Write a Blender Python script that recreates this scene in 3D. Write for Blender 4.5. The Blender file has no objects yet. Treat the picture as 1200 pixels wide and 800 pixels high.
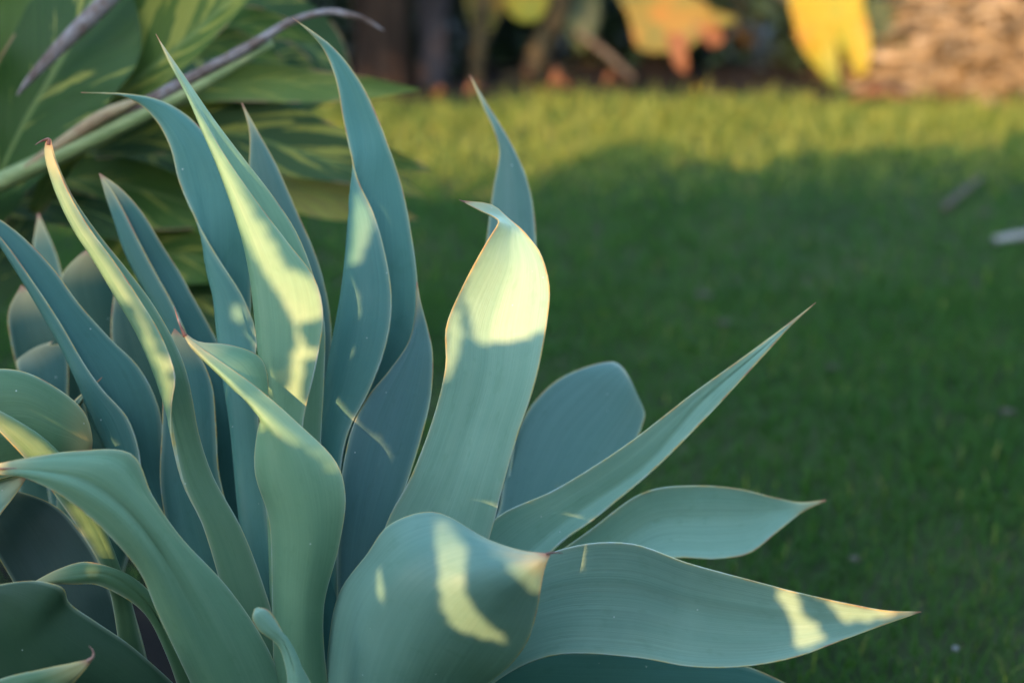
import bpy, bmesh, math, random
import numpy as np
from mathutils import Vector, Matrix
from mathutils.bvhtree import BVHTree

random.seed(7)
rng = np.random.default_rng(7)
scene = bpy.context.scene
COL = scene.collection

# ------------------------------------------------------------------ camera
CAM_H, PITCH, FPX = 1.30, math.radians(20), 50 / 36 * 1200
cam_data = bpy.data.cameras.new('camera')
cam_data.lens = 50
cam_data.sensor_width = 36
cam_data.clip_start = 0.05
cam_data.clip_end = 500
cam_data.dof.use_dof = True
cam_data.dof.focus_distance = 1.64
cam_data.dof.aperture_fstop = 1.9
cam = bpy.data.objects.new('camera', cam_data)
cam.location = (0, 0, CAM_H)
cam.rotation_euler = (math.radians(90) - PITCH, 0, 0)
COL.objects.link(cam)
scene.camera = cam

# ------------------------------------------------------------------ light
SUN_EL, SUN_AZ = math.radians(18), math.radians(20)      # low sun behind the photographer, a little to the left
S = Vector((-math.sin(SUN_AZ) * math.cos(SUN_EL), -math.cos(SUN_AZ) * math.cos(SUN_EL), math.sin(SUN_EL)))
world = bpy.data.worlds.new('World')
scene.world = world
world.use_nodes = True
wn = world.node_tree.nodes
wl = world.node_tree.links
bg = wn['Background']
sky = wn.new('ShaderNodeTexSky')
sky.sky_type = 'NISHITA'
sky.sun_disc = False
sky.sun_elevation = SUN_EL
sky.sun_rotation = math.atan2(S.x, S.y)
sky.air_density = 1.0
sky.dust_density = 0.6
sky.ozone_density = 0.35
wl.new(sky.outputs[0], bg.inputs[0])
bg.inputs[1].default_value = 0.15
sun_data = bpy.data.lights.new('sun', 'SUN')
sun_data.energy = 2.0
sun_data.angle = math.radians(0.25)
sun_data.color = (0.82, 0.455, 0.215)
sun = bpy.data.objects.new('sun', sun_data)
sun.rotation_euler = (-S).to_track_quat('-Z', 'Y').to_euler()
sun.location = (-3, -6, 5)
COL.objects.link(sun)
scene.view_settings.view_transform = 'Standard'
scene.view_settings.look = 'None'
scene.view_settings.gamma = 1
scene.view_settings.exposure = 2.79
scene.render.film_transparent = False
scene.cycles.max_bounces = 8
scene.cycles.use_denoising = True

# ------------------------------------------------------------------ helpers
AX = Vector((1, 0, 0))
AF = Vector((0, math.cos(PITCH), -math.sin(PITCH)))
AU = Vector((0, math.sin(PITCH), math.cos(PITCH)))
C0 = Vector((0, 0, CAM_H))


def at(px, py, depth):
    """A point seen at photograph pixel (px, py) at a given distance in metres along the view axis."""
    return C0 + AF * depth + AX * ((px - 600) / FPX * depth) + AU * ((400 - py) / FPX * depth)


def ground_at(px, py, z=0.0):
    d = AF + AX * ((px - 600) / FPX) + AU * ((400 - py) / FPX)
    t = (z - CAM_H) / d.z
    return C0 + d * t


def tag(o, label=None, cat=None, group=None, kind=None):
    if label: o['label'] = label
    if cat: o['category'] = cat
    if group: o['group'] = group
    if kind: o['kind'] = kind
    return o


def empty(name, loc, label, cat, group=None):
    o = bpy.data.objects.new(name, None)
    o.empty_display_size = 0.1
    o.location = loc
    COL.objects.link(o)
    return tag(o, label, cat, group)


def mesh_obj(name, verts, faces, mat, parent=None, smooth=True, attrs=None):
    me = bpy.data.meshes.new(name)
    off = Vector((0, 0, 0))
    p = parent
    while p is not None:
        off = off + p.location
        p = p.parent
    vs = np.asarray(verts, dtype=np.float64).reshape(-1, 3) - np.array(off)
    me.from_pydata(vs.tolist(), [], faces)
    if smooth:
        me.polygons.foreach_set('use_smooth', [True] * len(me.polygons))
    if attrs:
        for k, a in attrs.items():
            at_ = me.attributes.new(k, 'FLOAT', 'POINT')
            at_.data.foreach_set('value', np.asarray(a, dtype=np.float32))
    me.materials.append(mat)
    me.update()
    o = bpy.data.objects.new(name, me)
    COL.objects.link(o)
    if parent is not None:
        o.parent = parent
    return o


def fast_mesh(name, V, F, mat, parent=None, attrs=None, smooth=False):
    """numpy mesh of equal-sided polygons"""
    me = bpy.data.meshes.new(name)
    n, k = F.shape
    me.vertices.add(len(V))
    me.vertices.foreach_set('co', V.astype(np.float32).ravel())
    me.loops.add(n * k)
    me.loops.foreach_set('vertex_index', F.astype(np.int32).ravel())
    me.polygons.add(n)
    me.polygons.foreach_set('loop_start', np.arange(0, n * k, k, dtype=np.int32))
    me.polygons.foreach_set('loop_total', np.full(n, k, dtype=np.int32))
    if smooth:
        me.polygons.foreach_set('use_smooth', np.ones(n, dtype=bool))
    if attrs:
        for kk, a in attrs.items():
            t = me.attributes.new(kk, 'FLOAT', 'POINT')
            t.data.foreach_set('value', np.asarray(a, dtype=np.float32))
    me.materials.append(mat)
    me.update(calc_edges=True)
    me.validate()
    o = bpy.data.objects.new(name, me)
    COL.objects.link(o)
    if parent is not None:
        o.parent = parent
    return o


# ------------------------------------------------------------------ materials
class NT:
    def __init__(self, name):
        self.m = bpy.data.materials.new(name)
        self.m.use_nodes = True
        self.t = self.m.node_tree
        self.b = self.t.nodes['Principled BSDF']
        self.out = self.t.nodes['Material Output']

    def n(self, typ, **kw):
        nd = self.t.nodes.new(typ)
        for k, v in kw.items():
            setattr(nd, k, v)
        return nd

    def l(self, a, b):
        self.t.links.new(a, b)

    def val(self, sock, v):
        if hasattr(v, 'is_linked') or hasattr(v, 'links'):
            self.l(v, sock)
        else:
            sock.default_value = v

    def math(self, op, a, b=0.0, clamp=False):
        nd = self.n('ShaderNodeMath', operation=op, use_clamp=clamp)
        self.val(nd.inputs[0], a)
        self.val(nd.inputs[1], b)
        return nd.outputs[0]

    def attr(self, name, out='Fac'):
        nd = self.n('ShaderNodeAttribute', attribute_name=name)
        return nd.outputs[out]

    def noise(self, vec, scale, detail=3, rough=0.5):
        nd = self.n('ShaderNodeTexNoise')
        if vec is not None:
            self.l(vec, nd.inputs['Vector'])
        nd.inputs['Scale'].default_value = scale
        nd.inputs['Detail'].default_value = detail
        nd.inputs['Roughness'].default_value = rough
        return nd.outputs['Fac']

    def ramp(self, fac, stops):
        nd = self.n('ShaderNodeValToRGB')
        el = nd.color_ramp.elements
        while len(el) < len(stops):
            el.new(0.5)
        for e, (p, c) in zip(el, stops):
            e.position = p
            e.color = (*c, 1) if len(c) == 3 else c
        self.l(fac, nd.inputs[0])
        return nd.outputs[0]

    def remap(self, v, a, b, c=0.0, d=1.0):
        nd = self.n('ShaderNodeMapRange', interpolation_type='SMOOTHSTEP')
        self.val(nd.inputs[0], v)
        nd.inputs[1].default_value = a
        nd.inputs[2].default_value = b
        nd.inputs[3].default_value = c
        nd.inputs[4].default_value = d
        return nd.outputs[0]

    def mix(self, fac, a, b, mode='MIX'):
        nd = self.n('ShaderNodeMix', data_type='RGBA', blend_type=mode)
        self.val(nd.inputs[0], fac)
        for s, v in ((nd.inputs[6], a), (nd.inputs[7], b)):
            if isinstance(v, tuple):
                s.default_value = (*v, 1) if len(v) == 3 else v
            else:
                self.l(v, s)
        return nd.outputs[2]

    def combine(self, x, y, z=0.0):
        nd = self.n('ShaderNodeCombineXYZ')
        self.val(nd.inputs[0], x)
        self.val(nd.inputs[1], y)
        self.val(nd.inputs[2], z)
        return nd.outputs[0]

    def bump(self, h, strength=0.2, dist=0.002):
        nd = self.n('ShaderNodeBump')
        nd.inputs['Strength'].default_value = strength
        nd.inputs['Distance'].default_value = dist
        self.l(h, nd.inputs['Height'])
        self.l(nd.outputs[0], self.b.inputs['Normal'])

    def translucent(self, col, amount):
        tr = self.n('ShaderNodeBsdfTranslucent')
        if isinstance(col, tuple):
            tr.inputs[0].default_value = (*col, 1)
        else:
            self.l(col, tr.inputs[0])
        mx = self.n('ShaderNodeMixShader')
        mx.inputs[0].default_value = amount
        self.l(self.b.outputs[0], mx.inputs[1])
        self.l(tr.outputs[0], mx.inputs[2])
        self.l(mx.outputs[0], self.out.inputs['Surface'])


def agave_material():
    k = NT('agave_leaf_skin')
    oi = k.n('ShaderNodeObjectInfo')
    u, v, e, tp = k.attr('leaf_u'), k.attr('leaf_v'), k.attr('edge_mm'), k.attr('tip_mm')
    rnd = oi.outputs['Random']
    off = k.math('MULTIPLY', rnd, 37.0)
    fibre = k.noise(k.combine(k.math('MULTIPLY', u, 70.0), k.math('MULTIPLY', v, 3.0), off), 1.0, 4, 0.6)
    wide = k.noise(k.combine(k.math('MULTIPLY', u, 9.0), k.math('MULTIPLY', v, 1.8), off), 1.0, 3, 0.5)
    tc = k.n('ShaderNodeTexCoord')
    bloom = k.noise(tc.outputs['Object'], 14.0, 5, 0.6)
    base = oi.outputs['Color']
    dark = k.mix(1.0, base, (0.92, 0.94, 0.94), 'MULTIPLY')
    lite = k.mix(1.0, base, (1.06, 1.05, 1.05), 'MULTIPLY')
    c = k.mix(k.remap(fibre, 0.3, 0.7), dark, lite)
    c = k.mix(k.math('MULTIPLY', k.remap(wide, 0.35, 0.7), 0.35), c, k.mix(1.0, base, (0.72, 0.86, 0.84), 'MULTIPLY'))
    c = k.mix(k.math('MULTIPLY', k.remap(bloom, 0.45, 0.75), 0.30), c, k.mix(1.0, base, (1.28, 1.22, 1.24), 'MULTIPLY'))
    # scratches in the wax and specks of dust
    scr = k.noise(k.combine(k.math('MULTIPLY', u, 9.0), k.math('MULTIPLY', v, 26.0), off), 1.0, 2, 0.7)
    c = k.mix(k.math('MULTIPLY', k.remap(scr, 0.56, 0.72), 0.30), c, k.mix(1.0, base, (0.70, 0.80, 0.72), 'MULTIPLY'))
    vo = k.n('ShaderNodeTexVoronoi')
    vo.inputs['Scale'].default_value = 85
    k.l(tc.outputs['Object'], vo.inputs['Vector'])
    hv = k.n('ShaderNodeSeparateColor')
    k.l(vo.outputs['Color'], hv.inputs[0])
    speck = k.math('MULTIPLY', k.math('LESS_THAN', vo.outputs['Distance'], 0.09), k.math('GREATER_THAN', hv.outputs[0], 0.93))
    c = k.mix(k.math('MULTIPLY', speck, 0.5), c, (0.62, 0.64, 0.58))
    # paler skin beside the margin, then the horny yellow to red margin itself
    c = k.mix(k.remap(e, 7.0, 1.0, 0.0, 0.35), c, (0.33, 0.40, 0.27))
    en = k.noise(k.combine(k.math('MULTIPLY', v, 24.0), off, u), 1.0, 3, 0.6)
    en = k.math('ADD', en, k.remap(v, 0.35, 0.95, -0.10, 0.14))
    mcol = k.ramp(en, [(0.34, (0.40, 0.48, 0.40)), (0.52, (0.46, 0.46, 0.24)), (0.64, (0.55, 0.38, 0.10)), (0.76, (0.42, 0.17, 0.07))])
    c = k.mix(k.remap(e, 1.9, 0.9, 0.0, 0.75), c, mcol)
    # dry tip
    c = k.mix(k.remap(tp, 60.0, 8.0, 0.0, 0.55), c, (0.52, 0.40, 0.17))
    c = k.mix(k.remap(tp, 14.0, 2.0, 0.0, 0.9), c, (0.38, 0.17, 0.10))
    k.l(c, k.b.inputs['Base Color'])
    k.l(k.remap(bloom, 0.3, 0.7, 0.42, 0.6), k.b.inputs['Roughness'])
    k.b.inputs['Specular IOR Level'].default_value = 0.25
    h = k.math('ADD', k.math('MULTIPLY', fibre, 0.6), k.math('MULTIPLY', wide, 1.3))
    k.bump(h, 0.14, 0.004)
    tcol = k.mix(1.0, c, (1.05, 1.15, 0.45), 'MULTIPLY')
    k.translucent(tcol, 0.05)
    return k.m


def ginger_material():
    k = NT('variegated_ginger_leaf')
    oi = k.n('ShaderNodeObjectInfo')
    u, v = k.attr('leaf_u'), k.attr('leaf_v')
    au = k.math('ABSOLUTE', k.math('SUBTRACT', u, 0.5))
    off = k.math('MULTIPLY', oi.outputs['Random'], 53.0)
    side = k.math('MULTIPLY', k.math('GREATER_THAN', u, 0.5), 11.0)
    w = k.math('SUBTRACT', k.math('MULTIPLY', v, 9.0), k.math('MULTIPLY', au, 5.0))
    s1 = k.noise(k.combine(k.math('MULTIPLY', w, 1.3), k.math('ADD', k.math('MULTIPLY', au, 1.6), side), off), 1.0, 4, 0.65)
    s2 = k.noise(k.combine(k.math('MULTIPLY', w, 11.0), k.math('ADD', au, side), off), 1.0, 2, 0.6)
    base = oi.outputs['Color']
    c = k.mix(k.remap(s2, 0.35, 0.7, 0.0, 0.5), base, k.mix(1.0, base, (1.5, 1.4, 1.2), 'MULTIPLY'))
    al = k.n('ShaderNodeObjectInfo').outputs['Alpha']
    th = k.math('ADD', s1, k.math('MULTIPLY', k.math('SUBTRACT', al, 1.0), 0.12))
    c = k.mix(k.remap(th, 0.47, 0.55, 0.0, 0.85), c, (0.34, 0.35, 0.07))
    c = k.mix(k.remap(au, 0.035, 0.012, 0.0, 0.8), c, (0.17, 0.25, 0.075))
    e = k.attr('edge_mm')
    en = k.noise(k.combine(k.math('MULTIPLY', v, 7.0), off, side), 1.0, 2, 0.5)
    c = k.mix(k.math('MULTIPLY', k.remap(e, 5.0, 1.5), k.remap(en, 0.52, 0.62)), c, (0.30, 0.20, 0.10))
    k.l(c, k.b.inputs['Base Color'])
    k.b.inputs['Roughness'].default_value = 0.45
    k.b.inputs['Specular IOR Level'].default_value = 0.3
    k.bump(s2, 0.6, 0.006)
    k.translucent(k.mix(1.0, c, (1.2, 1.3, 0.5), 'MULTIPLY'), 0.25)
    return k.m


def noise_material(name, stops, scale=8.0, rough=0.8, detail=4, bump=0.0, stretch=None, trans=0.0):
    k = NT(name)
    tc = k.n('ShaderNodeTexCoord')
    vec = tc.outputs['Object']
    if stretch:
        mp = k.n('ShaderNodeMapping')
        mp.inputs['Scale'].default_value = stretch
        k.l(vec, mp.inputs['Vector'])
        vec = mp.outputs[0]
    f = k.noise(vec, scale, detail, 0.6)
    c = k.ramp(f, stops)
    k.l(c, k.b.inputs['Base Color'])
    k.b.inputs['Roughness'].default_value = rough
    k.b.inputs['Specular IOR Level'].default_value = 0.15 if rough > 0.7 else 0.3
    if bump:
        k.bump(f, bump, 0.01)
    if trans:
        k.translucent(c, trans)
    return k.m


def grass_material():
    k = NT('grass_blade')
    r = k.attr('shade')
    geo = k.n('ShaderNodeNewGeometry')
    big = k.noise(geo.outputs['Position'], 1.6, 3, 0.6)
    f = k.math('ADD', k.math('MULTIPLY', r, 0.55), k.math('MULTIPLY', big, 0.5))
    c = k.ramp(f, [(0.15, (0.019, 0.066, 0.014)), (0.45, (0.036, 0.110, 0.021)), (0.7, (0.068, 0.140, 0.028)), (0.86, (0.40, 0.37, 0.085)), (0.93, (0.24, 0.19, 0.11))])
    c = k.mix(k.attr('dry'), c, (0.31, 0.335, 0.075))  # straw tint mostly stands in for sunlight on the far strip
    k.l(c, k.b.inputs['Base Color'])
    k.b.inputs['Roughness'].default_value = 0.6
    k.b.inputs['Specular IOR Level'].default_value = 0.15
    k.translucent(k.mix(1.0, c, (1.3, 1.4, 0.5), 'MULTIPLY'), 0.35)
    return k.m


M_AGAVE = agave_material()
M_GINGER = ginger_material()
M_GRASS = grass_material()
M_SPINE = noise_material('dry_leaf_spine', [(0.3, (0.10, 0.045, 0.035)), (0.6, (0.30, 0.16, 0.12)), (0.75, (0.48, 0.38, 0.30))], 60, 0.7)
M_SOIL = noise_material('lawn_soil', [(0.25, (0.012, 0.026, 0.007)), (0.5, (0.026, 0.040, 0.012)), (0.75, (0.060, 0.058, 0.030))], 3.0, 0.95, 8, 0.5)
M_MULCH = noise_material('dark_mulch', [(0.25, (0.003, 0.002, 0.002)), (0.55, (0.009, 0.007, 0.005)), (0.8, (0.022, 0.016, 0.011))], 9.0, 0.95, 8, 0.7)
M_STEM = noise_material('ginger_cane', [(0.3, (0.15, 0.21, 0.08)), (0.6, (0.24, 0.30, 0.13)), (0.8, (0.33, 0.33, 0.16))], 12, 0.5, 3, 0.1, (1, 4, 4))
M_SHEATH = noise_material('dry_grey_sheath', [(0.32, (0.07, 0.045, 0.035)), (0.46, (0.15, 0.115, 0.10)), (0.6, (0.22, 0.20, 0.20)), (0.75, (0.28, 0.26, 0.26))], 26, 0.9, 7, 0.9)
M_TRUNK = noise_material('fibrous_trunk', [(0.3, (0.009, 0.006, 0.005)), (0.55, (0.030, 0.019, 0.013)), (0.8, (0.057, 0.039, 0.030))], 9, 0.9, 6, 0.6, (3, 3, 0.6))
M_STALK = noise_material('brown_stalk', [(0.3, (0.030, 0.024, 0.013)), (0.6, (0.078, 0.060, 0.030)), (0.8, (0.120, 0.102, 0.054))], 12, 0.8, 4, 0.3)
M_YLEAF = noise_material('yellowing_leaf', [(0.36, (0.12, 0.16, 0.02)), (0.48, (0.30, 0.28, 0.02)), (0.60, (0.36, 0.25, 0.015)), (0.76, (0.32, 0.15, 0.03))], 5, 0.55, 4, 0.2, trans=0.35)
M_OLEAF = noise_material('olive_leaf', [(0.30, (0.080, 0.096, 0.022)), (0.48, (0.152, 0.136, 0.024)), (0.60, (0.256, 0.136, 0.020)), (0.75, (0.240, 0.104, 0.032))], 5, 0.55, 4, 0.2, trans=0.3)
M_GLEAF = noise_material('broad_green_leaf', [(0.3, (0.034, 0.056, 0.019)), (0.7, (0.079, 0.101, 0.034))], 5, 0.5, 4, 0.2, trans=0.25)
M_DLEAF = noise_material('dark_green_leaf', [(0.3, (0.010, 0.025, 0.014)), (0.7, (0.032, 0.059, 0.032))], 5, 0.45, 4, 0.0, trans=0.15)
M_STRAW = noise_material('dry_frond', [(0.28, (0.10, 0.07, 0.035)), (0.46, (0.26, 0.19, 0.10)), (0.6, (0.40, 0.31, 0.18)), (0.78, (0.55, 0.44, 0.29))], 7, 0.8, 4, 0.0, trans=0.15)
M_LITTER = noise_material('fallen_leaf', [(0.3, (0.111, 0.044, 0.018)), (0.6, (0.183, 0.088, 0.044)), (0.8, (0.154, 0.111, 0.066))], 9, 0.8, 4, 0.2, trans=0.1)
M_PALE = noise_material('bleached_stick', [(0.3, (0.22, 0.22, 0.21)), (0.7, (0.36, 0.36, 0.36))], 20, 0.8, 4, 0.2)
M_TWIG = noise_material('weathered_twig', [(0.3, (0.048, 0.040, 0.032)), (0.7, (0.120, 0.104, 0.080))], 20, 0.85, 4, 0.3)
M_HEDGE = noise_material('shade_screen_leaf', [(0.3, (0.025, 0.055, 0.018)), (0.7, (0.06, 0.11, 0.035))], 6, 0.5)

# ------------------------------------------------------------------ leaf surface from stations


def spline(P, n):
    """chord-length Catmull-Rom through the rows of P (any dimension)"""
    P = np.asarray(P, float)
    d = np.linalg.norm(np.diff(P, axis=0), axis=1) ** 0.5 + 1e-6
    t = np.concatenate([[0], np.cumsum(d)])
    m = np.zeros_like(P)
    for i in range(len(P)):
        if i == 0:
            m[i] = (P[1] - P[0]) / (t[1] - t[0])
        elif i == len(P) - 1:
            m[i] = (P[-1] - P[-2]) / (t[-1] - t[-2])
        else:
            a = (P[i] - P[i - 1]) / (t[i] - t[i - 1])
            b = (P[i + 1] - P[i]) / (t[i + 1] - t[i])
            wa, wb = t[i + 1] - t[i], t[i] - t[i - 1]
            m[i] = (a * wa + b * wb) / (wa + wb)
    q = np.linspace(0, t[-1], n)
    out = np.zeros((n, P.shape[1]))
    for j, x in enumerate(q):
        i = min(max(np.searchsorted(t, x, side='right') - 1, 0), len(P) - 2)
        h = t[i + 1] - t[i]
        s = (x - t[i]) / h
        out[j] = ((2 * s**3 - 3 * s**2 + 1) * P[i] + (s**3 - 2 * s**2 + s) * h * m[i]
                  + (-2 * s**3 + 3 * s**2) * P[i + 1] + (s**3 - s**2) * h * m[i + 1])
    return out


def leaf_surface(st, depth0, nu=54, nv=15, fold=2.0, thick=(0.009, 0.0035), wave=0.0, seed=0, pleat=0.0):
    """st: rows of (Lx,Ly, Mx,My, Rx,Ry, d, dl, dr): the two margins and the midrib at each station, base to tip.
    d is the midrib's distance behind the depth0 plane in mm; dl, dr are the margins' offsets from it."""
    W = []
    for s in st:
        lx, ly, mx, my, rx, ry, d, dl, dr = s
        if mx is None:
            mx, my = (lx + rx) / 2, (ly + ry) / 2
        W.append([*at(lx, ly, depth0 + (d + dl) / 1000), *at(mx, my, depth0 + d / 1000), *at(rx, ry, depth0 + (d + dr) / 1000)])
    Q = spline(W, nu)
    L, Mi, R = Q[:, 0:3], Q[:, 3:6], Q[:, 6:9]
    t = np.sin(np.linspace(-math.pi / 2, math.pi / 2, nv))
    lin = (R - L) / 2
    cur = (L + R) / 2 - Mi
    P = Mi[:, None, :] + lin[:, None, :] * t[None, :, None] + cur[:, None, :] * (np.abs(t) ** fold)[None, :, None]
    if wave:
        r = np.random.default_rng(seed)
        ph = r.uniform(0, 6.28, 4)
        s = np.linspace(0, 1, nu)
        for sgn, a, b in ((1, ph[0], ph[1]), (-1, ph[2], ph[3])):
            wv = wave * (np.sin(s * 13 + a) + 0.6 * np.sin(s * 29 + b)) * np.sin(s * math.pi)
            msk = np.clip(sgn * t, 0, 1) ** 2
            P[:, :, :] += wv[:, None, None] * msk[None, :, None] * np.array(AF)[None, None, :]
    du = np.gradient(P, axis=0)
    dv = np.gradient(P, axis=1)
    N = np.cross(du, dv)
    ln = np.linalg.norm(N, axis=2, keepdims=True)
    N = N / np.maximum(ln, 1e-12)
    sv = np.linspace(0, 1, nu)
    if pleat:
        fade = np.sin(np.clip(sv * 1.15 - 0.1, 0, 1) * math.pi)[:, None]
        P = P + N * (pleat * fade * (np.cos(t * 7.0 + 0.6)[None, :] + 0.5 * np.cos(t[None, :] * 13 + 3 * sv[:, None])) * (1 - np.abs(t) ** 3)[None, :])[:, :, None]
        N = np.cross(np.gradient(P, axis=0), np.gradient(P, axis=1))
        N = N / np.maximum(np.linalg.norm(N, axis=2, keepdims=True), 1e-12)
    T = thick[0] * (1 - sv) ** 1.2 + thick[1]
    T *= np.clip((1 - sv) * 14, 0.12, 1)
    width = np.linalg.norm(np.diff(P, axis=1), axis=2)
    arc = np.concatenate([np.zeros((nu, 1)), np.cumsum(width, axis=1)], axis=1)
    edge = np.minimum(arc, arc[:, -1:] - arc)
    prof = np.clip((1 - np.abs(t) ** 2.5), 0.0, 1)
    h = 0.5 * (T[:, None] * (0.22 + 0.78 * prof[None, :]))
    h = np.minimum(h, 0.25 * arc[:, -1:] + 0.0002)
    A = P + N * h[:, :, None]
    B = P - N * h[:, :, None]
    V = np.concatenate([A.reshape(-1, 3), B.reshape(-1, 3)])
    F = []
    o = nu * nv
    for i in range(nu - 1):
        for j in range(nv - 1):
            a = i * nv + j
            F.append((a, a + nv, a + nv + 1, a + 1))
            F.append((o + a, o + a + 1, o + a + nv + 1, o + a + nv))
        a, b = i * nv, i * nv + nv - 1
        F.append((a, o + a, o + a + nv, a + nv))
        F.append((b, b + nv, o + b + nv, o + b))
    for j in range(nv - 1):
        F.append((j, j + 1, o + j + 1, o + j))
        a = (nu - 1) * nv + j
        F.append((a, o + a, o + a + 1, a + 1))
    mlen = np.concatenate([[0], np.cumsum(np.linalg.norm(np.diff(P[:, nv // 2], axis=0), axis=1))])
    tip = (mlen[-1] - mlen) * 1000
    uu = np.broadcast_to((t * 0.5 + 0.5)[None, :], (nu, nv)).ravel()
    vv = np.broadcast_to((mlen / max(mlen[-1], 1e-6))[:, None], (nu, nv)).ravel()
    ee = (edge * 1000).ravel()
    tt = np.broadcast_to(tip[:, None], (nu, nv)).ravel()
    attrs = {'leaf_u': np.tile(uu, 2), 'leaf_v': np.tile(vv, 2), 'edge_mm': np.tile(ee, 2), 'tip_mm': np.tile(tt, 2)}
    return V, F, attrs


def tube(points, radii, sides=8, cap=True, n=None):
    P = np.array([[*p, r] for p, r in zip(points, radii)], float)
    Q = spline(P, n or max(8, len(P) * 5))
    V, F = [], []
    m = len(Q)
    prev = None
    for i in range(m):
        tdir = Vector(Q[min(i + 1, m - 1), :3] - Q[max(i - 1, 0), :3]).normalized()
        ref = prev if prev is not None else (Vector((0, 0, 1)) if abs(tdir.z) < 0.9 else Vector((1, 0, 0)))
        x = (ref - tdir * ref.dot(tdir)).normalized()
        prev = x
        y = tdir.cross(x)
        for k in range(sides):
            a = 2 * math.pi * k / sides
            V.append(Vector(Q[i, :3]) + (x * math.cos(a) + y * math.sin(a)) * max(Q[i, 3], 0.0002))
    for i in range(m - 1):
        for k in range(sides):
            a, b = i * sides + k, i * sides + (k + 1) % sides
            F.append((a, b, b + sides, a + sides))
    if cap:
        F.append(tuple(range(sides - 1, -1, -1)))
        F.append(tuple((m - 1) * sides + k for k in range(sides)))
    return [tuple(v) for v in V], F


BLUE = (0.075, 0.205, 0.165)
DEEP = (0.05, 0.148, 0.118)
GREEN = (0.16, 0.288, 0.16)
SAGE = (0.215, 0.371, 0.268)
GREY = (0.085, 0.172, 0.135)
OLIVE = (0.085, 0.165, 0.075)
D0 = 1.70
SUNLIT = []       # (vertices, faces) of the agave leaves, for the gaps in the hedge


def agave_leaf(parent, st, col, fold=2.0, thick=(0.010, 0.0035), spine=None, label=None, wave=0.0015, nu=54, key=None, dry=True, pleat=0.0006):
    V, F, A = leaf_surface(st, D0, nu=nu, nv=21, fold=fold, thick=thick, wave=wave, pleat=pleat, seed=len(SUNLIT))
    if not dry:
        A['tip_mm'] = A['tip_mm'] + 80
    o = mesh_obj('leaf', V, F, M_AGAVE, parent, attrs=A)
    o.color = (*col, 1)
    if label: o['label'] = label
    SUNLIT.append((V, F, key))
    if spine:
        pts = [at(x, y, D0 + d / 1000) for x, y, d, r in spine]
        v, f = tube(pts, [r / 1000 for x, y, d, r in spine], 7)
        mesh_obj('spine', v, f, M_SPINE, o)
    return o



def keyed(k):
    return lambda *a, **kw: agave_leaf(*a, key=k, **kw)


# ------------------------------------------------------------------ ground
def sheet(name, x0, x1, y0, y1, z, mat, nx, ny, amp, kind='structure', seed=1):
    r = np.random.default_rng(seed)
    X, Y = np.meshgrid(np.linspace(x0, x1, nx), np.linspace(y0, y1, ny))
    Z = np.full_like(X, z)
    if amp:
        for _ in range(7):
            a, b, p = r.uniform(-3, 3), r.uniform(-3, 3), r.uniform(0, 6.28)
            Z += amp / 7 * (np.sin(a * X + b * Y + p))
    V = np.stack([X, Y, Z], -1).reshape(-1, 3)
    i = np.arange((nx - 1) * (ny - 1))
    a = (i // (nx - 1)) * nx + i % (nx - 1)
    F = np.stack([a, a + 1, a + nx + 1, a + nx], -1)
    o = fast_mesh(name, V, F, mat, smooth=True)
    return tag(o, kind=kind)


sheet('ground', -60, 60, -60, 90, -0.02, M_SOIL, 60, 60, 0.0)
sheet('lawn_ground', -5, 7, -3, 7.2, 0.0, M_SOIL, 120, 110, 0.02)
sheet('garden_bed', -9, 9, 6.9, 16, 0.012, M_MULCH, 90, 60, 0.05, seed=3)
sheet('planting_soil', -3.2, -0.02, 0.9, 2.6, 0.016, M_MULCH, 60, 50, 0.02, seed=4)


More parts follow.
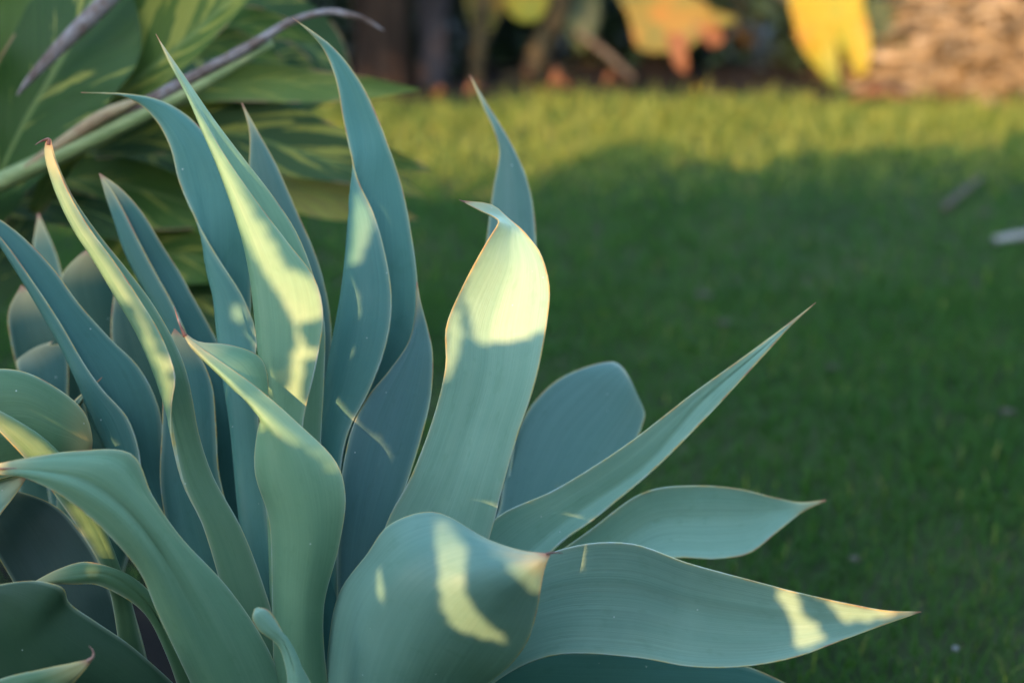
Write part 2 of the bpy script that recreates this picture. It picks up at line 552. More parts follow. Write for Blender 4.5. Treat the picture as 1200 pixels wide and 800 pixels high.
def grass(name, regions, seed):
    r = np.random.default_rng(seed)
    Vs, Fs, Ss, Ds = [], [], [], []
    base = 0
    for (y0, y1, dens, h, w) in regions:
        x0, x1 = -0.50 * y1 - 0.6, 0.50 * y1 + 0.6
        n = int((x1 - x0) * (y1 - y0) * dens)
        x = r.uniform(x0, x1, n)
        y = r.uniform(y0, y1, n)
        # thin, worn turf where the soil shows
        worn = np.exp(-(((x - 0.75) / 0.42) ** 2 + ((y - 2.15) / 0.34) ** 2))
        patch = np.sin(x * 5.1 + 1.3) * np.sin(y * 4.3 + 0.4) + 0.6 * np.sin(x * 11 + y * 7)
        keep = r.uniform(0, 1, n) > 0.45 * worn + 0.14 * np.clip(patch, 0, 1)
        keep &= ~((x < -0.05) & (y < 2.2))
        edge = 7.0 + 0.10 * np.sin(x * 2.3) + 0.06 * np.sin(x * 6.1)
        keep &= y < edge
        x, y = x[keep], y[keep]
        n = len(x)
        hh = h * r.uniform(0.55, 1.25, n)
        ww = w * r.uniform(0.6, 1.3, n)
        az = r.uniform(0, 2 * math.pi, n)
        ln = r.uniform(0.25, 1.0, n) * hh
        dx, dy = np.cos(az), np.sin(az)
        px, py = -dy, dx
        z0 = np.full(n, 0.0)
        B = np.stack([x, y, z0], -1)
        D = np.stack([dx, dy, np.zeros(n)], -1)
        P = np.stack([px, py, np.zeros(n)], -1)
        U = np.array([0, 0, 1.0])
        m1 = B + D * (ln * 0.3)[:, None] + U * (hh * 0.62)[:, None]
        m2 = B + D * ln[:, None] + U * hh[:, None]
        v = np.stack([B - P * (ww / 2)[:, None], B + P * (ww / 2)[:, None], m1 + P * (ww * 0.4)[:, None], m1 - P * (ww * 0.4)[:, None], m2], 1)
        k = base + np.arange(n) * 5
        Vs.append(v.reshape(-1, 3))
        Fs.append(np.concatenate([np.stack([k, k + 1, k + 2], -1), np.stack([k, k + 2, k + 3], -1), np.stack([k + 3, k + 2, k + 4], -1)]))
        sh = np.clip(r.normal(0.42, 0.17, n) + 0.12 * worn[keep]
                     + 0.12 * np.clip((y - 5.3) / 0.6, 0, 1), 0, 1)  # tone raised with distance to put the strip's sunlight into the blades
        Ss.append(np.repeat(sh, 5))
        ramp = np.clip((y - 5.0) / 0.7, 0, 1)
        dry = (r.uniform(0, 1, n) < 0.66 * ramp + 0.008) * r.uniform(0.4, 1.0, n)  # far strip blades paler: sunlight put into the colour; a few elsewhere are dry
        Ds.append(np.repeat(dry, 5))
        base += n * 5
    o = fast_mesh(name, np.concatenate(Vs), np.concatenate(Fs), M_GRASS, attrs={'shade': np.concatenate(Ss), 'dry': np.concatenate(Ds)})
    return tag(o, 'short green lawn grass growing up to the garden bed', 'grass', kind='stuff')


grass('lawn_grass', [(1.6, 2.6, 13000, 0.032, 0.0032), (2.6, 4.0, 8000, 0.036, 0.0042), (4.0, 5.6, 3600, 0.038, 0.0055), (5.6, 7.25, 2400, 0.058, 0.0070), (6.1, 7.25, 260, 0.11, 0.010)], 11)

# ------------------------------------------------------------------ the large agave
AG = at(400, 930, 1.76); AG.z = 0.0
agave = empty('agave', AG, 'large blue green agave rosette with wide twisted leaves beside the lawn', 'agave')
v, f = tube([AG + Vector((0, 0, -0.02)), AG + Vector((0, 0, 0.08)), AG + Vector((0.0, 0, 0.20))], [0.075, 0.085, 0.06], 14)
mesh_obj('stem', v, f, M_TRUNK, agave)

B0 = lambda x, w, d, y=905: (x - w, y, None, None, x + w, y, d, 0, 0)   # where a leaf leaves the crown

# A  upright leaf with a hooked tip, its top in the sun
keyed('A')(agave, [B0(410, 42, 10), (415, 770, None, None, 505, 800, -15, 0, 0), (452, 615, None, None, 573, 632, -40, 0, 0),
    (481, 560, None, None, 588, 575, -52, -4, -4), (507, 492, None, None, 606, 512, -62, -8, -8), (522, 430, None, None, 628, 445, -70, -12, -12),
    (523, 382, 580, 385, 641, 378, -72, -16, -16), (540, 340, 590, 345, 644, 335, -72, -20, -14), (560, 302, 600, 310, 634, 298, -70, -24, -10),
    (574, 278, 599, 284, 620, 278, -64, -26, -4), (584, 261, 599, 268, 609, 266, -58, -24, 4), (580, 255, 590, 258, 596, 256, -56, -14, 8), (560, 245.5, 568, 246, 577, 240, -62, -6, 8), (540, 235, 541, 235.5, 542, 235, -70, 0, 0)],
    SAGE, spine=[(545, 237, -69, 1.2), (538, 234, -71, 0.3)])
# B  front leaf bulging toward the viewer, tip pointing to the lawn
keyed('B')(agave, [(372, 900, 440, 930, 520, 905, -50, 30, 20), (382, 850, 440, 868, 535, 850, -100, 50, 30), (385, 765, 452, 795, 566, 806, -148, 90, 40), (398, 695, 478, 730, 598, 778, -188, 110, 40),
    (430, 650, 505, 690, 619, 748, -212, 100, 40), (458, 614, 535, 672, 629, 714, -222, 84, 34), (510, 600, 570, 660, 633, 692, -222, 66, 22), (572, 632, 605, 658, 637, 670, -214, 36, 10),
    (612, 645, 626, 655, 641, 658, -206, 12, 2), (643, 648, 644, 649, 645, 650, -200, 0, 0)],
    (0.140, 0.255, 0.195), fold=1.8, spine=[(640, 648.5, -201, 1.8), (650, 647, -199, 1.0), (660, 648, -197, 0.3)], wave=0.001, pleat=0.0020)
# C  long leaf lying out over the lawn
keyed('C')(agave, [(430, 830, None, None, 470, 930, 0, 0, 0), (545, 705, None, None, 560, 815, -20, 0, 0), (650, 646, None, None, 645, 768, -42, -10, -10), (735, 636, None, None, 740, 770, -60, -14, -14),
    (805, 659, None, None, 810, 781, -72, -14, -14), (870, 677, None, None, 870, 781, -80, -12, -12), (935, 694, None, None, 930, 770, -86, -10, -10), (1000, 708, None, None, 990, 749, -90, -6, -6),
    (1040, 715, None, None, 1036, 732, -92, -2, -2), (1079, 716, 1080, 716.5, 1079, 717, -94, 0, 0)], (0.200, 0.330, 0.240))
# D  blue leaf under it
keyed('D')(agave, [(440, 880, None, None, 450, 960, 40, 0, 0), (585, 772, None, None, 590, 890, 40, 0, 0), (690, 762, None, None, 700, 890, 44, 0, 0), (790, 768, None, None, 800, 880, 48, 0, 0), (880, 782, None, None, 885, 860, 52, 0, 0), (985, 835, None, None, 985, 837, 58, 0, 0)], BLUE)
# E  pale leaf behind, tip over the lawn
keyed('E')(agave, [(450, 850, None, None, 480, 910, 40, 0, 0), (600, 690, None, None, 620, 770, 60, -8, -8), (690, 622, None, None, 705, 700, 96, -12, -12), (755, 577, None, None, 775, 656, 126, -16, -16), (815, 569, None, None, 840, 655, 150, -16, -16),
    (868, 573, None, None, 880, 647, 166, -12, -12), (905, 582, None, None, 912, 622, 176, -8, -8), (938, 588, None, None, 940, 600, 186, 0, 0), (968, 585, 968, 586, 968, 587, 194, 0, 0)], SAGE)
# F  straight spear leaf
keyed('F')(agave, [B0(430, 40, 20), (520, 700, None, None, 560, 770, 25, 0, 0), (580, 608, 620, 650, 648, 644, 40, -18, -18), (650, 574, 680, 600, 698, 606, 44, -18, -14), (735, 520, 758, 545, 768, 548, 42, -14, -10), (812, 461, None, None, 835, 482, 38, -8, -6),
    (880, 412, None, None, 892, 420, 34, -4, -3), (925, 378, None, None, 928, 381, 32, 0, 0), (956, 354, 956, 354.5, 956, 355, 30, 0, 0)], SAGE, fold=1.5)
# G  broad grey leaf whose end rolls back
keyed('G')(agave, [B0(430, 40, 40), (490, 720, None, None, 560, 750, 70, 0, 0), (580, 610, None, None, 650, 640, 130, 0, 0), (594, 540, None, None, 700, 580, 170, 6, 6), (618, 482, 675, 510, 738, 530, 205, 12, 12), (652, 446, 705, 475, 753, 497, 230, 14, 14),
    (690, 429, 725, 450, 755, 482, 246, 12, 12), (718, 424, 733, 440, 748, 466, 262, 6, 6), (728, 431, 734, 440, 740, 455, 284, 0, 0), (731, 442, 733, 445, 735, 450, 310, 0, 0)], GREY)
# H  back leaf with a thin whip tip
keyed('H')(agave, [B0(430, 36, 50), (462, 760, None, None, 530, 765, 80, 0, 0), (515, 610, None, None, 585, 620, 140, 0, 0), (548, 455, None, None, 612, 455, 200, 0, 0), (563, 335, None, None, 627, 330, 240, 4, 4), (572, 268, None, None, 627, 262, 256, 8, 8),
    (578, 220, None, None, 619, 215, 266, 8, 8), (585, 178, None, None, 604, 178, 272, 4, 4), (577, 150, None, None, 588, 148, 276, 0, 0), (563, 119, None, None, 568, 117, 280, 0, 0), (550, 88, 550, 88, 551, 88, 284, 0, 0)], GREY)
# I  tall blue leaf with bent tip, its near wall folded up in front
keyed('I')(agave, [(370, 905, 372, 910, 440, 905, 10, 0, 30), (396, 780, 374, 780, 440, 780, 20, -20, 30), (396, 640, 376, 635, 440, 640, 26, -22, 36), (400, 545, 380, 550, 446, 530, 32, -24, 40), (410, 502, 384, 500, 458, 480, 36, -24, 40), (435, 453, 388, 440, 474, 430, 40, -22, 40), (453, 402, 395, 395, 485, 395, 44, -20, 40), (459, 352, 403, 350, 490, 352, 48, -18, 40),
    (452, 300, 409, 305, 486, 300, 52, -16, 36), (438, 250, 413, 260, 478, 250, 58, -14, 30), (421, 214, 417, 226, 470, 214, 66, -12, 20), (411, 180, 428, 184, 458, 178, 74, -10, 8), (402, 140, 424, 146, 445, 143, 80, -10, 0), (393, 92, 408, 96, 423, 97, 76, -6, 0), (377, 55, 385, 57, 393, 58, 70, 0, 0), (358, 34, 361, 35, 364, 35, 64, 0, 0), (343, 21, 343, 21.5, 344, 22, 60, 0, 0)], BLUE, nu=70)
# J  its lower fold turning outward
keyed('J')(agave, [B0(412, 26, 0), (393, 780, None, None, 432, 785, -5, 0, 0), (396, 640, None, None, 445, 655, 0, 0, 0), (400, 560, None, None, 474, 575, 10, -6, 6), (412, 503, None, None, 494, 512, 22, -8, 10), (430, 466, None, None, 505, 462, 34, -8, 14),
    (456, 434, None, None, 507, 415, 46, -8, 16), (478, 402, None, None, 501, 384, 56, -6, 12), (486, 372, None, None, 494, 358, 62, 0, 4), (488, 330, 488, 330, 489, 330, 66, 0, 0)], (0.068, 0.150, 0.135))
# K  channelled leaf, its near wall with a long sunlit strip
keyed('K')(agave, [(392, 900, 350, 905, 375, 905, -10, 30, -10), (385, 760, 326, 760, 368, 760, -15, 40, -14), (378, 620, 320, 615, 352, 610, -20, 44, -18), (376, 520, 314, 520, 355, 500, -28, 46, -20), (380, 440, 308, 440, 370, 430, -34, 48, -22), (380, 375, 302, 380, 379, 370, -36, 48, -22), (368, 325, 295, 322, 368, 325, -36, 46, -20),
    (348, 274, 282, 265, 337, 284, -34, 42, -16), (318, 228, 262, 205, 300, 235, -30, 34, -12), (284, 184, 240, 153, 262, 180, -26, 24, -8), (252, 142, 220, 108, 234, 132, -22, 14, -5), (220, 95, 201, 75, 207, 83, -20, 6, -2), (182, 40, 182.5, 40, 183, 40, -18, 0, 0)], GREEN)
# L  arching blue leaf whose near wall folds up lower down
keyed('L')(agave, [(352, 905, 330, 905, 380, 905, 10, -10, 30), (338, 760, 306, 760, 350, 760, 20, -16, 30), (316, 620, 286, 620, 326, 615, 32, -18, 34), (304, 500, 274, 500, 312, 495, 42, -18, 34), (298, 432, 264, 436, 300, 432, 48, -18, 34), (301, 394, 258, 390, 294, 390, 54, -16, 34), (285, 348, 253, 346, 294, 345, 60, -14, 32), (256, 302, 246, 308, 295, 300, 68, -12, 22), (233, 263, 246, 268, 290, 260, 76, -10, 10),
    (210, 215, 240, 212, 273, 208, 82, -8, 4), (200, 175, None, None, 248, 165, 80, -6, 6), (184, 143, None, None, 216, 133, 76, -2, 6), (163, 122, None, None, 183, 116, 70, 0, 2), (138, 112, None, None, 148, 110, 64, 0, 0), (95, 108, 95, 108.5, 95, 109, 56, 0, 0)], BLUE, nu=64)
# M  slim blue leaf behind
keyed('M')(agave, [B0(375, 30, 60), (350, 760, None, None, 405, 760, 80, 0, 0), (340, 600, None, None, 392, 600, 100, 0, 0), (332, 480, None, None, 386, 480, 116, 0, 0), (318, 390, None, None, 388, 380, 126, 0, 0), (305, 310, None, None, 374, 310, 132, 4, 4), (294, 245, None, None, 347, 245, 136, 4, 4), (292, 195, None, None, 324, 193, 138, 2, 4), (292, 155, None, None, 303, 155, 140, 0, 0), (283, 121, 283, 121, 284, 121, 142, 0, 0)], GREY)
# N  long channelled leaf, near wall sunlit, with a hooked tip
keyed('N')(agave, [(310, 890, 335, 895, 365, 890, -10, 0, 0), (268, 720, 292, 722, 318, 715, -34, -4, 8), (238, 618, 256, 620, 284, 622, -44, -8, 14), (213, 562, 226, 562, 250, 560, -50, -10, 20), (202, 505, 208, 508, 233, 508, -54, -12, 26), (202, 472, 200, 480, 226, 470, -58, -12, 30), (206, 440, 186, 440, 218, 435, -62, -12, 30),
    (190, 395, 164, 390, 203, 398, -62, -10, 28), (164, 352, 138, 346, 178, 355, -62, -10, 24), (135, 308, 113, 305, 148, 315, -62, -8, 18), (107, 270, 88, 268, 117, 276, -62, -6, 12), (84, 232, 68, 228, 88, 234, -62, -4, 6), (68, 196, 57, 196, 70, 197, -61, -2, 3), (60, 174, 52, 174, 62, 174, -60, 0, 0), (59, 163, 55, 163, 60, 163, -60, 0, 0)], (0.130, 0.235, 0.125),
    spine=[(57, 170, -60, 2.4), (57, 163.5, -60, 2.0), (50, 165, -61, 1.4), (41, 170, -62, 0.3)])
# O  dark channelled leaf running off to the left
keyed('O')(agave, [(300, 900, 295, 905, 350, 900, 0, -10, 10), (222, 760, 215, 765, 292, 750, 5, -12, 16), (180, 640, 172, 650, 228, 630, 10, -14, 20), (166, 570, 148, 575, 200, 575, 14, -16, 24), (164, 530, 128, 525, 192, 525, 18, -18, 26), (150, 490, 112, 488, 187, 478, 22, -18, 26), (122, 458, 96, 446, 164, 432, 26, -16, 24), (98, 425, 76, 404, 130, 398, 30, -14, 20), (70, 378, 52, 364, 92, 355, 32, -12, 16), (40, 332, 25, 320, 62, 314, 34, -10, 12), (4, 282, -8, 272, 18, 270, 36, -6, 6), (-50, 226, -51, 227, -49, 226, 34, 0, 0)], DEEP)
# P  blue leaf behind it
keyed('P')(agave, [(310, 905, 300, 905, 365, 905, 60, -8, 10), (276, 740, 268, 745, 325, 740, 80, -8, 14), (248, 600, 238, 600, 300, 590, 100, -10, 18), (236, 470, 226, 480, 284, 470, 118, -12, 20), (222, 402, 206, 405, 254, 398, 128, -12, 20), (204, 358, 184, 358, 229, 352, 132, -12, 18), (184, 322, 164, 324, 210, 318, 136, -10, 16), (166, 288, 148, 292, 192, 290, 138, -8, 12), (149, 254, 136, 258, 168, 250, 140, -6, 8), (131, 222, 124, 226, 141, 220, 142, -2, 2), (116, 203, 116, 203, 117, 203, 144, 0, 0)], DEEP)
# Q  front leaf folded over, sunlit rim and red hooked spine
keyed('Q')(agave, [B0(370, 36, -30), (322, 800, 352, 800, 384, 800, -70, 10, 10), (320, 705, 350, 705, 379, 712, -100, 20, 14), (316, 610, 356, 622, 397, 638, -122, 26, 18), (299, 552, 345, 566, 405, 582, -130, 26, 18), (302, 505, 330, 520, 394, 542, -132, 30, 20), (314, 462, 300, 480, 350, 497, -128, 66, 22), (306, 420, 268, 446, 302, 455, -120, 62, 12), (268, 404, 240, 420, 255, 421, -112, 34, 4), (232, 400, 222, 402, 227, 401, -106, 12, 2), (213, 387, 213, 388, 214, 388, -102, 0, 0)],
    GREEN, fold=1.7, spine=[(217, 394, -103, 2.6), (212, 383, -102, 1.5), (208, 372, -101, 1.0), (204, 359, -100, 0.3)])
# R  wide leaf arching over to the left
keyed('R')(agave, [(265, 880, 310, 890, 350, 870, -60, 10, 20), (216, 782, 262, 780, 318, 770, -110, 0, 40), (184, 716, 222, 700, 268, 690, -140, 0, 40), (160, 664, 188, 642, 212, 630, -160, 0, 34), (118, 617, 148, 592, 178, 580, -176, -4, 26), (68, 578, 104, 560, 152, 531, -186, -6, 20), (28, 560, 58, 551, 92, 528, -190, -6, 14), (0, 556, 14, 549, 28, 537, -192, -4, 6), (-22, 547, -22, 547, -21, 547, -194, 0, 0)],
    (0.145, 0.262, 0.150), spine=[(-8, 549, -194, 1.6), (6, 549, -198, 1.0), (20, 548, -200, 0.3)], thick=(0.012, 0.004), pleat=0.0030, label='wide arching leaf with an orange margin')
# S  dark leaf between, T behind N
keyed('S')(agave, [(300, 905, None, None, 360, 905, 10, 0, 0), (245, 780, None, None, 330, 770, 10, 0, 0), (205, 660, None, None, 285, 650, 16, 0, 0), (188, 570, None, None, 258, 560, 26, 0, 0), (190, 500, None, None, 254, 500, 36, 0, 0), (192, 440, None, None, 247, 445, 46, 0, 0), (196, 405, None, None, 228, 408, 52, 0, 0), (204, 385, 204, 385, 205, 385, 58, 0, 0)], DEEP)
agave_leaf(agave, [B0(385, 30, -10), (355, 800, None, None, 420, 800, -10, 0, 0), (350, 720, None, None, 405, 720, 0, 0, 0), (356, 640, None, None, 404, 640, 10, 0, 0), (365, 560, None, None, 398, 560, 20, 0, 0), (378, 500, 379, 500, 380, 500, 30, 0, 0)], DEEP)
# V  small leaf at the foot
keyed('V')(agave, [(335, 900, 355, 905, 380, 895, -130, 0, 0), (337, 830, 352, 835, 375, 825, -150, 6, 6), (336, 785, 348, 790, 358, 790, -166, 8, 8), (324, 754, 335, 752, 340, 758, -176, 6, 6), (303, 737, 315, 733, 326, 730, -184, 4, 4), (296, 724, 303, 719, 314, 714, -188, 2, 2), (298, 713, 300, 712, 303, 711, -188, 0, 0)], SAGE, thick=(0.008, 0.004), dry=False)

# unseen low leaves added round the rosette's foot to block light there
for (bx, tx, ty, td, w) in ((360, 250, 905, -420, 50), (420, 470, 880, -470, 56), (450, 700, 930, -330, 52), (330, 130, 900, -330, 52), (470, 860, 960, -120, 52), (400, 560, 1010, -420, 48)):
    st = [(bx - 36, 935, None, None, bx + 36, 935, 0, 0, 0)]
    for q in (0.3, 0.55, 0.8):
        st.append((bx + (tx - bx) * q - w, 940 + (ty - 940) * q, None, None, bx + (tx - bx) * q + w, 945 + (ty - 940) * q, td * q, -6, -6))
    st.append((tx - 1, ty, None, None, tx + 1, ty, td, 0, 0))
    agave_leaf(agave, st, GREEN)

# ------------------------------------------------------------------ green offset agave at the lower left
AG2 = at(20, 960, 1.64); AG2.z = 0.0
offset = empty('agave', AG2, 'green agave offset with drooping leaves below the arching blue leaf', 'agave')
v, f = tube([AG2 + Vector((0, 0, -0.02)), AG2 + Vector((0, 0, 0.06)), AG2 + Vector((0, 0, 0.22))], [0.06, 0.065, 0.045], 12)
mesh_obj('stem', v, f, M_TRUNK, offset)
agave_leaf(offset, [(-130, 800, None, None, -60, 830, -20, 0, 0), (-95, 600, None, None, -40, 640, -45, 0, 0), (-70, 500, -60, 530, -30, 580, -60, 10, 10), (-30, 440, -15, 490, 5, 560, -64, 16, 16), (20, 434, 30, 485, 40, 555, -62, 18, 14), (66, 454, 66, 500, 66, 552, -56, 18, 10), (98, 482, 88, 510, 86, 548, -46, 14, 6), (108, 512, 100, 525, 97, 542, -36, 6, 2), (107, 532, 106, 534, 104, 537, -26, 0, 0)], OLIVE)
keyed('W')(offset, [(150, 860, None, None, 190, 860, -10, 0, 0), (140, 760, None, None, 168, 755, -40, 0, 0), (122, 672, 134, 668, 140, 664, -66, -4, 8), (96, 625, 112, 615, 120, 612, -80, -4, 8), (66, 582, 86, 568, 96, 566, -92, -4, 8), (30, 538, 52, 522, 60, 522, -102, -2, 8), (-2, 504, 10, 492, 16, 490, -108, -2, 6), (-45, 462, -45, 462, -44, 462, -112, 0, 0)], OLIVE, fold=1.4)
agave_leaf(offset, [(230, 880, None, None, 290, 870, -20, 0, 0), (196, 770, 206, 762, 226, 760, -70, 0, 4), (165, 714, 172, 704, 184, 702, -92, 0, 10), (118, 686, 128, 672, 146, 672, -104, 0, 10), (84, 684, 92, 672, 104, 658, -108, 0, 8), (52, 684, 60, 678, 70, 666, -108, 0, 6), (30, 688, 30, 687, 31, 686, -106, 0, 0)], OLIVE)
agave_leaf(offset, [(240, 870, None, None, 120, 960, -50, 0, 0), (215, 815, 160, 850, 60, 900, -80, 20, 10), (160, 762, 110, 800, 20, 880, -110, 26, 6), (112, 728, 70, 780, -10, 850, -130, 24, 4), (80, 706, 40, 750, -30, 810, -140, 16, 4), (72, 687, 30, 722, -40, 770, -146, 6, 4), (38, 680, 0, 702, -50, 735, -146, 4, 4), (-5, 685, -25, 697, -60, 712, -144, 0, 0), (-80, 700, -80, 700, -79, 701, -140, 0, 0)], (0.035, 0.078, 0.038))
agave_leaf(offset, [(-120, 900, None, None, -40, 940, -150, 0, 0), (-60, 820, -30, 840, 10, 880, -190, 8, 8), (0, 795, 20, 812, 45, 838, -206, 6, 6), (52, 783, 66, 795, 82, 804, -214, 4, 4), (90, 775, 96, 780, 100, 784, -216, 0, 0), (108, 771, 108, 771.5, 109, 772, -216, 0, 0)], OLIVE,
    spine=[(103, 774, -217, 2.4), (109, 769, -217, 1.6), (109, 762, -217, 1.0), (104, 756, -217, 0.3)])
agave_leaf(offset, [(-150, 800, None, None, -90, 820, -20, 0, 0), (-110, 660, None, None, -60, 690, -30, 0, 0), (-60, 600, None, None, -20, 640, -36, 0, 0), (-20, 570, None, None, 0, 604, -40, 0, 0), (10, 560, None, None, 18, 580, -40, 0, 0), (32, 556, 32, 556, 33, 557, -40, 0, 0)], SAGE)
agave_leaf(offset, [(60, 900, None, None, 150, 890, 20, 0, 0), (50, 780, None, None, 150, 780, 10, 0, 0), (20, 690, None, None, 130, 690, 14, 0, 0), (-10, 640, None, None, 100, 630, 20, 0, 0), (-30, 600, None, None, 60, 590, 26, 0, 0), (-40, 560, -38, 560, -36, 560, 30, 0, 0)], (0.03, 0.06, 0.045))

# ------------------------------------------------------------------ second agave farther back at the left
AG3 = at(60, 700, 2.02); AG3.z = 0.0
back = empty('agave', AG3, 'shaded teal agave standing behind the large rosette under the ginger leaves', 'agave')
v, f = tube([AG3 + Vector((0, 0, -0.02)), AG3 + Vector((0, 0, 0.06)), AG3 + Vector((0, 0, 0.16))], [0.06, 0.065, 0.04], 12)
mesh_obj('stem', v, f, M_TRUNK, back)
for st, c in (
    ([(40, 720, None, None, 100, 720, 320, 0, 0), (72, 560, None, None, 140, 560, 310, 0, 0), (86, 440, None, None, 150, 440, 290, 0, 0), (78, 370, None, None, 142, 365, 276, 6, 6), (72, 325, None, None, 130, 318, 270, 10, 10), (92, 300, None, None, 116, 296, 268, 6, 6), (106, 290, 106, 290, 107, 290, 268, 0, 0)], (0.032, 0.088, 0.062)),
    ([(20, 730, None, None, 80, 730, 330, 0, 0), (20, 600, None, None, 96, 600, 310, 0, 0), (30, 480, None, None, 100, 470, 290, 0, 0), (14, 410, 40, 400, 76, 400, 280, -10, -10), (10, 365, 30, 360, 50, 358, 284, -8, -8), (24, 335, 24, 335, 26, 334, 292, 0, 0)], (0.032, 0.088, 0.062)),
    ([(60, 720, None, None, 110, 730, 300, 0, 0), (60, 600, None, None, 96, 600, 270, 0, 0), (40, 500, None, None, 80, 490, 240, 0, 0), (20, 430, 45, 425, 76, 405, 230, -6, 6), (22, 420, 40, 412, 60, 404, 232, 0, 0), (60, 400, 60, 400, 62, 400, 240, 0, 0)], (0.05, 0.13, 0.11)),
    ([(80, 720, None, None, 130, 720, 300, 0, 0), (120, 560, None, None, 176, 560, 270, 0, 0), (140, 460, None, None, 200, 450, 250, 0, 0), (130, 390, None, None, 176, 380, 250, 0, 0), (134, 345, None, None, 155, 340, 256, 0, 0), (140, 318, 140, 318, 141, 318, 262, 0, 0)], (0.032, 0.088, 0.062)),
    ([(40, 720, None, None, 90, 720, 340, 0, 0), (30, 540, None, None, 90, 540, 380, 0, 0), (30, 400, None, None, 84, 400, 400, 0, 0), (36, 310, None, None, 70, 310, 410, 0, 0), (44, 250, 44, 250, 46, 250, 420, 0, 0)], (0.08, 0.15, 0.10)),
    ([(40, 720, None, None, 90, 760, 300, 0, 0), (-20, 600, None, None, 30, 640, 300, 0, 0), (-60, 520, None, None, -20, 560, 310, 0, 0), (-120, 480, -120, 480, -119, 481, 330, 0, 0)], (0.032, 0.088, 0.062)),
):
    agave_leaf(back, st, c)
# a low leaf tip poking past the offset agave
agave_leaf(back, [(60, 720, None, None, 100, 720, 200, 0, 0), (66, 600, None, None, 96, 600, 120, 0, 0), (72, 520, None, None, 96, 515, 60, 0, 0), (82, 476, None, None, 92, 480, 30, 0, 0), (100, 458, None, None, 104, 461, 20, 0, 0), (119, 442, 119, 442, 120, 442, 14, 0, 0)], SAGE)

# ------------------------------------------------------------------ variegated ginger at the upper left
GI = at(-60, 330, 2.55); GI.z = 0.0
ginger = empty('ginger_plant', GI, 'variegated ginger with broad green and yellow streaked leaves and a leaning cane', 'plant')


def px_tube(name, pts, mat, parent, sides=10):
    v, f = tube([at(x, y, d) for x, y, d, r in pts], [r for x, y, d, r in pts], sides)
    return mesh_obj(name, v, f, mat, parent)


stem = px_tube('cane', [(-330, 395, 2.50, 0.016), (-150, 290, 2.36, 0.016), (0, 214, 2.25, 0.0150), (110, 162, 2.22, 0.0145), (220, 107, 2.22, 0.012), (320, 50, 2.23, 0.006)], M_STEM, ginger)
px_tube('sheath', [(120, 146, 2.218, 0.004), (170, 121, 2.21, 0.009), (240, 83, 2.212, 0.0085), (300, 50, 2.215, 0.0075), (345, 24, 2.22, 0.006), (388, 14, 2.225, 0.0055), (405, 17, 2.225, 0.006), (425, 22, 2.225, 0.004), (450, 36, 2.225, 0.0012)], M_SHEATH, ginger)
px_tube('sheath', [(20, 112, 2.24, 0.002), (34, 94, 2.24, 0.006), (60, 66, 2.245, 0.010), (90, 36, 2.25, 0.013), (130, -4, 2.26, 0.014), (170, -50, 2.27, 0.012)], M_SHEATH, ginger)
px_tube('sheath', [(30, 196, 2.225, 0.004), (75, 166, 2.215, 0.009), (125, 134, 2.20, 0.010), (165, 116, 2.20, 0.004)], noise_material('tan_sheath', [(0.3, (0.24, 0.15, 0.09)), (0.7, (0.42, 0.36, 0.2))], 14, 0.75, 4, 0.3), ginger)

GG, GD, GL = (0.058, 0.125, 0.020), (0.024, 0.068, 0.018), (0.085, 0.150, 0.028)


GINGERV = []


def ginger_leaf(rib, widths, col, var=0.5, cup=18, thick=(0.002, 0.0012), fold=1.6, mat=None):
    """rib: (x, y, depth) along the midrib; widths: (left, right) half widths in px across it"""
    st = []
    for i, ((x, y, d), (wl, wr)) in enumerate(zip(rib, widths)):
        a = rib[max(i - 1, 0)]
        b = rib[min(i + 1, len(rib) - 1)]
        tx, ty = b[0] - a[0], b[1] - a[1]
        l = math.hypot(tx, ty) or 1
        nx, ny = ty / l, -tx / l
        st.append((x + nx * wl, y + ny * wl, x, y, x - nx * wr, y - ny * wr, (d - D0) * 1000, -cup * min(1, wl / 40), -cup * min(1, wr / 40)))
    V, F, A = leaf_surface(st, D0, nu=46, nv=17, fold=fold, thick=thick, wave=0.006, seed=len(ginger.children))
    GINGERV.append(V)
    o = mesh_obj('leaf', V, F, mat or M_GINGER, ginger, attrs=A)
    o.color = (*col, var)
    return o


ginger_leaf([(-70, 300, 2.40), (-30, 170, 2.36), (0, 95, 2.34), (28, 45, 2.33), (55, -10, 2.33), (80, -80, 2.34)], [(10, 10), (34, 30), (46, 44), (50, 52), (52, 54), (2, 2)], (0.06, 0.125, 0.02), 0.1)
ginger_leaf([(-30, 300, 2.36), (0, 205, 2.33), (30, 142, 2.31), (66, 80, 2.30), (98, 20, 2.31), (140, -60, 2.33)], [(8, 8), (40, 40), (58, 62), (62, 74), (60, 76), (2, 2)], (0.030, 0.082, 0.016), 0.0)
ginger_leaf([(40, 250, 2.40), (90, 165, 2.37), (130, 120, 2.35), (180, 78, 2.34), (225, 42, 2.335), (275, -4, 2.33), (320, -50, 2.34)], [(8, 8), (30, 18), (62, 26), (80, 26), (74, 22), (48, 14), (2, 2)], GL, 1.0, 22)
ginger_leaf([(20, 120, 2.48), (80, 60, 2.46), (130, 10, 2.45), (190, -40, 2.45), (240, -90, 2.45)], [(20, 20), (60, 60), (75, 70), (60, 60), (2, 2)], GD, 0.4)
ginger_leaf([(150, 60, 2.62), (220, 36, 2.60), (280, 30, 2.60), (330, 36, 2.60), (375, 50, 2.61)], [(14, 10), (24, 18), (24, 16), (16, 12), (1, 1)], GG, 0.5)
ginger_leaf([(150, 90, 2.60), (210, 58, 2.58), (260, 52, 2.58), (300, 60, 2.58), (335, 74, 2.59)], [(12, 10), (20, 18), (20, 16), (14, 12), (1, 1)], GL, 0.4)
